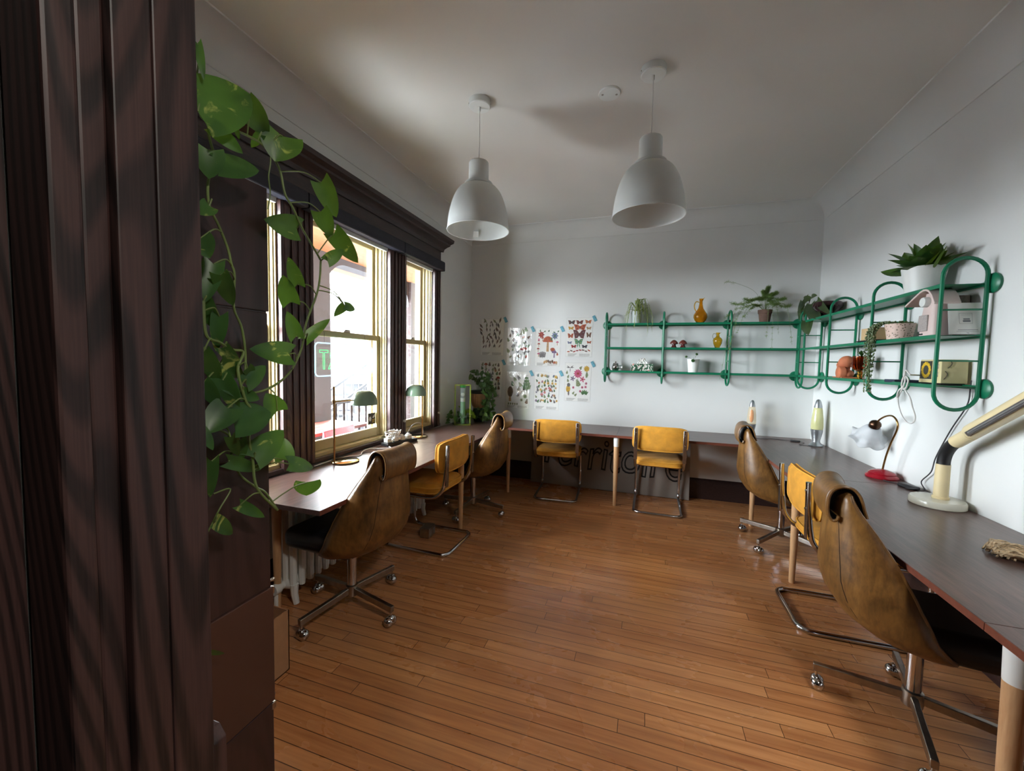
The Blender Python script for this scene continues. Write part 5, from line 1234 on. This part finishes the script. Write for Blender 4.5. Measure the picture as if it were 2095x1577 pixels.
t = thing('leaf_cuttings', 'low leafy plant spreading on the desk beside the lime acrylic frame', 'plant', (-2.0, 4.10, D0)); L = []; q = random.Random(21); gs = G()
pot('bowl', [(0, 0), (.03, 0), (.042, .022), (.038, .022), (0, .012)], plain('dark_bowl', (40, 60, 48), .3), t, 20)
for k in range(26):
    a = q.uniform(0, 2 * pi); r = q.uniform(.03, .09); z = q.uniform(.03, .13) * (1.3 - r * 6) + .015; p = Vector((max(-.06, r * cos(a)), r * sin(a) - .01, max(.02, z))); gs.tube([(p.x * .2, p.y * .2, .014), (p.x * .6, p.y * .6, p.z + .01), tuple(p)], .0013, 5)
    e = p + Vector((cos(a), sin(a) - .3, q.uniform(-.8, .1))).normalized() * q.uniform(.04, .065); e.z = max(.006, e.z); e.x = max(-.085, e.x); L.append((p, e, q.uniform(.03, .045)))
gs.build('stems', PL, t); foliage(t, 'leaves', L, M['dleaf'], 5)
t = thing('leaf_sprigs', 'yellow-green leaf sprigs standing behind the lime acrylic frame', 'plant', (-1.905, 4.245, D0)); L = []; q = random.Random(31); gs = G()
pot('jar', [(0, 0), (.026, 0), (.028, .05), (.02, .07), (.017, .07), (.02, .05), (0, .01)], acr('jar_glass', (200, 214, 205), .3), t, 20)
for k in range(14):
    a = q.uniform(0, 2 * pi); p = Vector((.055 * cos(a), .03 * sin(a) - .02, q.uniform(.09, .19))); gs.tube([(0, 0, .02), (p.x * .3, p.y * .3, .09), tuple(p)], .0013, 5); e = p + Vector((cos(a), -.5, q.uniform(-.6, .4))).normalized() * .06; e.y = max(e.y, -.085); L.append((p, e, .04))
gs.build('stems', PL, t); foliage(t, 'leaves', L, leafmat('lime_leaf', (110, 134, 50), (150, 160, 64), None, 20), 6)

# ---- the big trailing pothos on top of the bookcase
t = thing('trailing_pothos', 'big trailing pothos spilling over the dark bookcase by the door jamb', 'plant', (-1.08, .62, 1.9055)); OR = Vector(t.location)
pot('pot', [(0, .001), (.075, .001), (.095, .15), (.089, .15), (.082, .12), (0, .12)], plain('grey_plant_pot', (120, 118, 116), .6), t, 36); soil(t, .083, .132)
def Z3(x, y): return (380 + x / 3.155, 60 + y / 3.155)
def Z4(x, y): return (380 + x / 2.6275, 540 + y / 2.6275)
def pv(p, off=0.0):
    """hangs in front of the bookcase side; farther along it swings out past the bookcase front"""
    px, py = p; x = -.915 + off
    v = at(px, py, 0, x)
    return v - OR
V = [[(398, 190), Z3(100, 560), Z3(140, 600), Z3(150, 690), Z3(180, 790), Z3(220, 880), Z3(150, 960), Z3(150, 1130), Z3(210, 1260), Z3(270, 1410), Z4(245, 0), Z4(262, 60), Z4(258, 230), Z4(300, 340), Z4(320, 470), Z4(320, 600)],
     [(402, 215), (440, 240), Z3(300, 640), Z3(490, 740), Z3(600, 890), Z3(640, 1060), Z3(690, 1150), Z3(760, 1300), Z3(860, 1470), Z4(725, 0), Z4(710, 140), Z4(650, 310), Z4(620, 460), Z4(560, 580), Z4(480, 650), Z4(380, 690), Z4(290, 680), Z4(230, 610), Z4(160, 510), Z4(95, 450)],
     [Z4(95, 200), Z4(110, 380), Z4(180, 420), Z4(250, 460), Z4(310, 475), Z4(280, 570), Z4(320, 730), Z4(350, 790), Z4(340, 940), Z4(360, 1050), Z4(370, 1160), Z4(400, 1230), Z4(480, 1310), Z4(492, 1322)],
     [Z4(492, 1318), Z4(430, 1230), Z4(380, 1200), Z4(300, 1140), Z4(250, 1050), Z4(240, 930), Z4(150, 880)],
     [Z3(540, 750), Z3(548, 850), Z3(535, 950), Z3(545, 1060), Z3(530, 1160)],
     [Z4(120, 1440), Z4(180, 1320), Z4(240, 1210), Z4(150, 1235)]]
rad = [.0028, .0030, .0032, .0026, .0016, .0018]
stems = []
for i, (pts, r) in enumerate(zip(V, rad)):
    P3 = smooth_path([tuple(pv(p, .012 * (i % 3) + .006 * sin(k * 1.3))) for k, p in enumerate(pts)], 6); stems.append(P3)
LV = [(Z3(75, 90), Z3(118, 312), 44, 0), (Z3(78, 530), Z3(430, 388), 235, 0), (Z3(385, 480), Z3(545, 695), 165, 1), (Z3(625, 690), Z3(576, 842), 180, 1), (Z3(872, 988), Z3(985, 1222), 120, 1), (Z3(868, 1178), Z3(945, 1342), 112, 1), (Z3(958, 1318), Z3(1118, 1512), 110, 1), (Z3(915, 1495), Z3(1022, 1415), 62, 1), (Z3(716, 1285), Z3(528, 1232), 100, 1),
      (Z3(180, 640), Z3(372, 800), 120, 0), (Z3(150, 780), Z3(150, 960), 150, 0), (Z3(222, 880), Z3(492, 905), 115, 0), (Z3(320, 632), Z3(348, 712), 34, 1), (Z3(482, 680), Z3(422, 762), 50, 1), (Z3(152, 1140), Z3(100, 1192), 55, 0), (Z3(95, 1350), Z3(150, 1470), 110, 0),
      (Z4(600, 110), Z4(555, -35), 78, 1), (Z4(565, 205), Z4(517, 58), 108, 1), (Z4(592, 390), Z4(550, 256), 84, 1), (Z4(648, 402), Z4(776, 287), 62, 1), (Z4(855, 225), Z4(917, 247), 34, 1), (Z4(855, 225), Z4(800, 276), 34, 1), (Z4(557, 485), Z4(360, 455), 112, 1), (Z4(322, 640), Z4(438, 543), 92, 0), (Z4(190, 540), Z4(322, 606), 84, 0), (Z4(200, 625), Z4(288, 800), 88, 0), (Z4(225, 775), Z4(115, 905), 160, 0), (Z4(258, 850), Z4(475, 790), 170, 0), (Z4(492, 790), Z4(433, 695), 112, 1), (Z4(368, 1040), Z4(532, 884), 150, 0), (Z4(530, 1052), Z4(535, 935), 100, 1), (Z4(556, 1075), Z4(704, 1088), 62, 1), (Z4(655, 1172), Z4(650, 1246), 140, 1), (Z4(292, 1296), Z4(430, 1364), 62, 0), (Z4(160, 1386), Z4(268, 1450), 62, 0), (Z4(230, 1062), Z4(425, 1110), 56, 0), (Z4(288, 945), Z4(312, 1052), 66, 0), (Z4(140, 1060), Z4(130, 1268), 62, 0), (Z4(185, 60), Z4(258, 232), 90, 0), (Z4(150, 0), Z4(105, 200), 100, 0), (Z4(100, 205), Z4(155, 352), 90, 0), (Z4(180, 280), Z4(168, 470), 84, 0), (Z4(200, 450), Z4(300, 562), 70, 0), (Z4(90, 480), Z4(190, 642), 90, 0), (Z4(165, 590), Z4(300, 720), 100, 0), (Z4(330, 560), Z4(372, 600), 44, 0), (Z4(290, 690), Z4(400, 730), 84, 0), ((430, 1333), (462, 1340), 18, 0), (Z4(95, 640), Z4(190, 780), 80, 0), (Z4(240, 930), Z4(290, 1040), 46, 0), (Z4(90, 900), Z4(150, 1000), 60, 0)]
gl_ = [G() for _ in V]; gp = [G() for _ in V]; q = random.Random(17)
for (b, e, w, o_) in LV:
    of = q.uniform(.01, .05) if not o_ else q.uniform(.0, .03)
    B = pv(b, of); E_ = pv(e, of + q.uniform(-.02, .03)); k = (E_ - B).length / max(8, math.hypot(e[0] - b[0], e[1] - b[1])); s_ = 1 / (3.155 if True else 1)
    ww = (w / 2.9) * k * 1.12
    eye = (EYE - OR - (B + E_) / 2).normalized(); nrm = eye + Vector((q.uniform(-.25, .25), q.uniform(-.25, .25), q.uniform(-.15, .35)))
    # nearest vine carries the leaf
    best = min(((B - p).length + (0 if p.z > B.z - .02 else .03), i, j) for i, s in enumerate(stems) for j, p in enumerate(s)); i = best[1]; p = stems[i][best[2]]
    leaf(gl_[i], B, E_, ww, nrm, .17, .10, .20, 9)
    if (B - p).length < .22: mid = (B + p) / 2 + Vector((.008, 0, .012)); gp[i].tube(smooth_path([tuple(p), tuple(mid), tuple(B)], 5), .0017, 6)
for i, s in enumerate(stems):
    gp[i].tube(s, rad[i], 7)
    if i in (0, 1): gp[i].tube(smooth_path([(0, 0, .13), (.06, .0, .20), (.13, .02, .19), tuple(s[0])], 6), rad[i], 7)
    vn = gp[i].build('vine', M['stem'], t)
    if gl_[i].v: gl_[i].build('leaves', M['pothos'], vn)
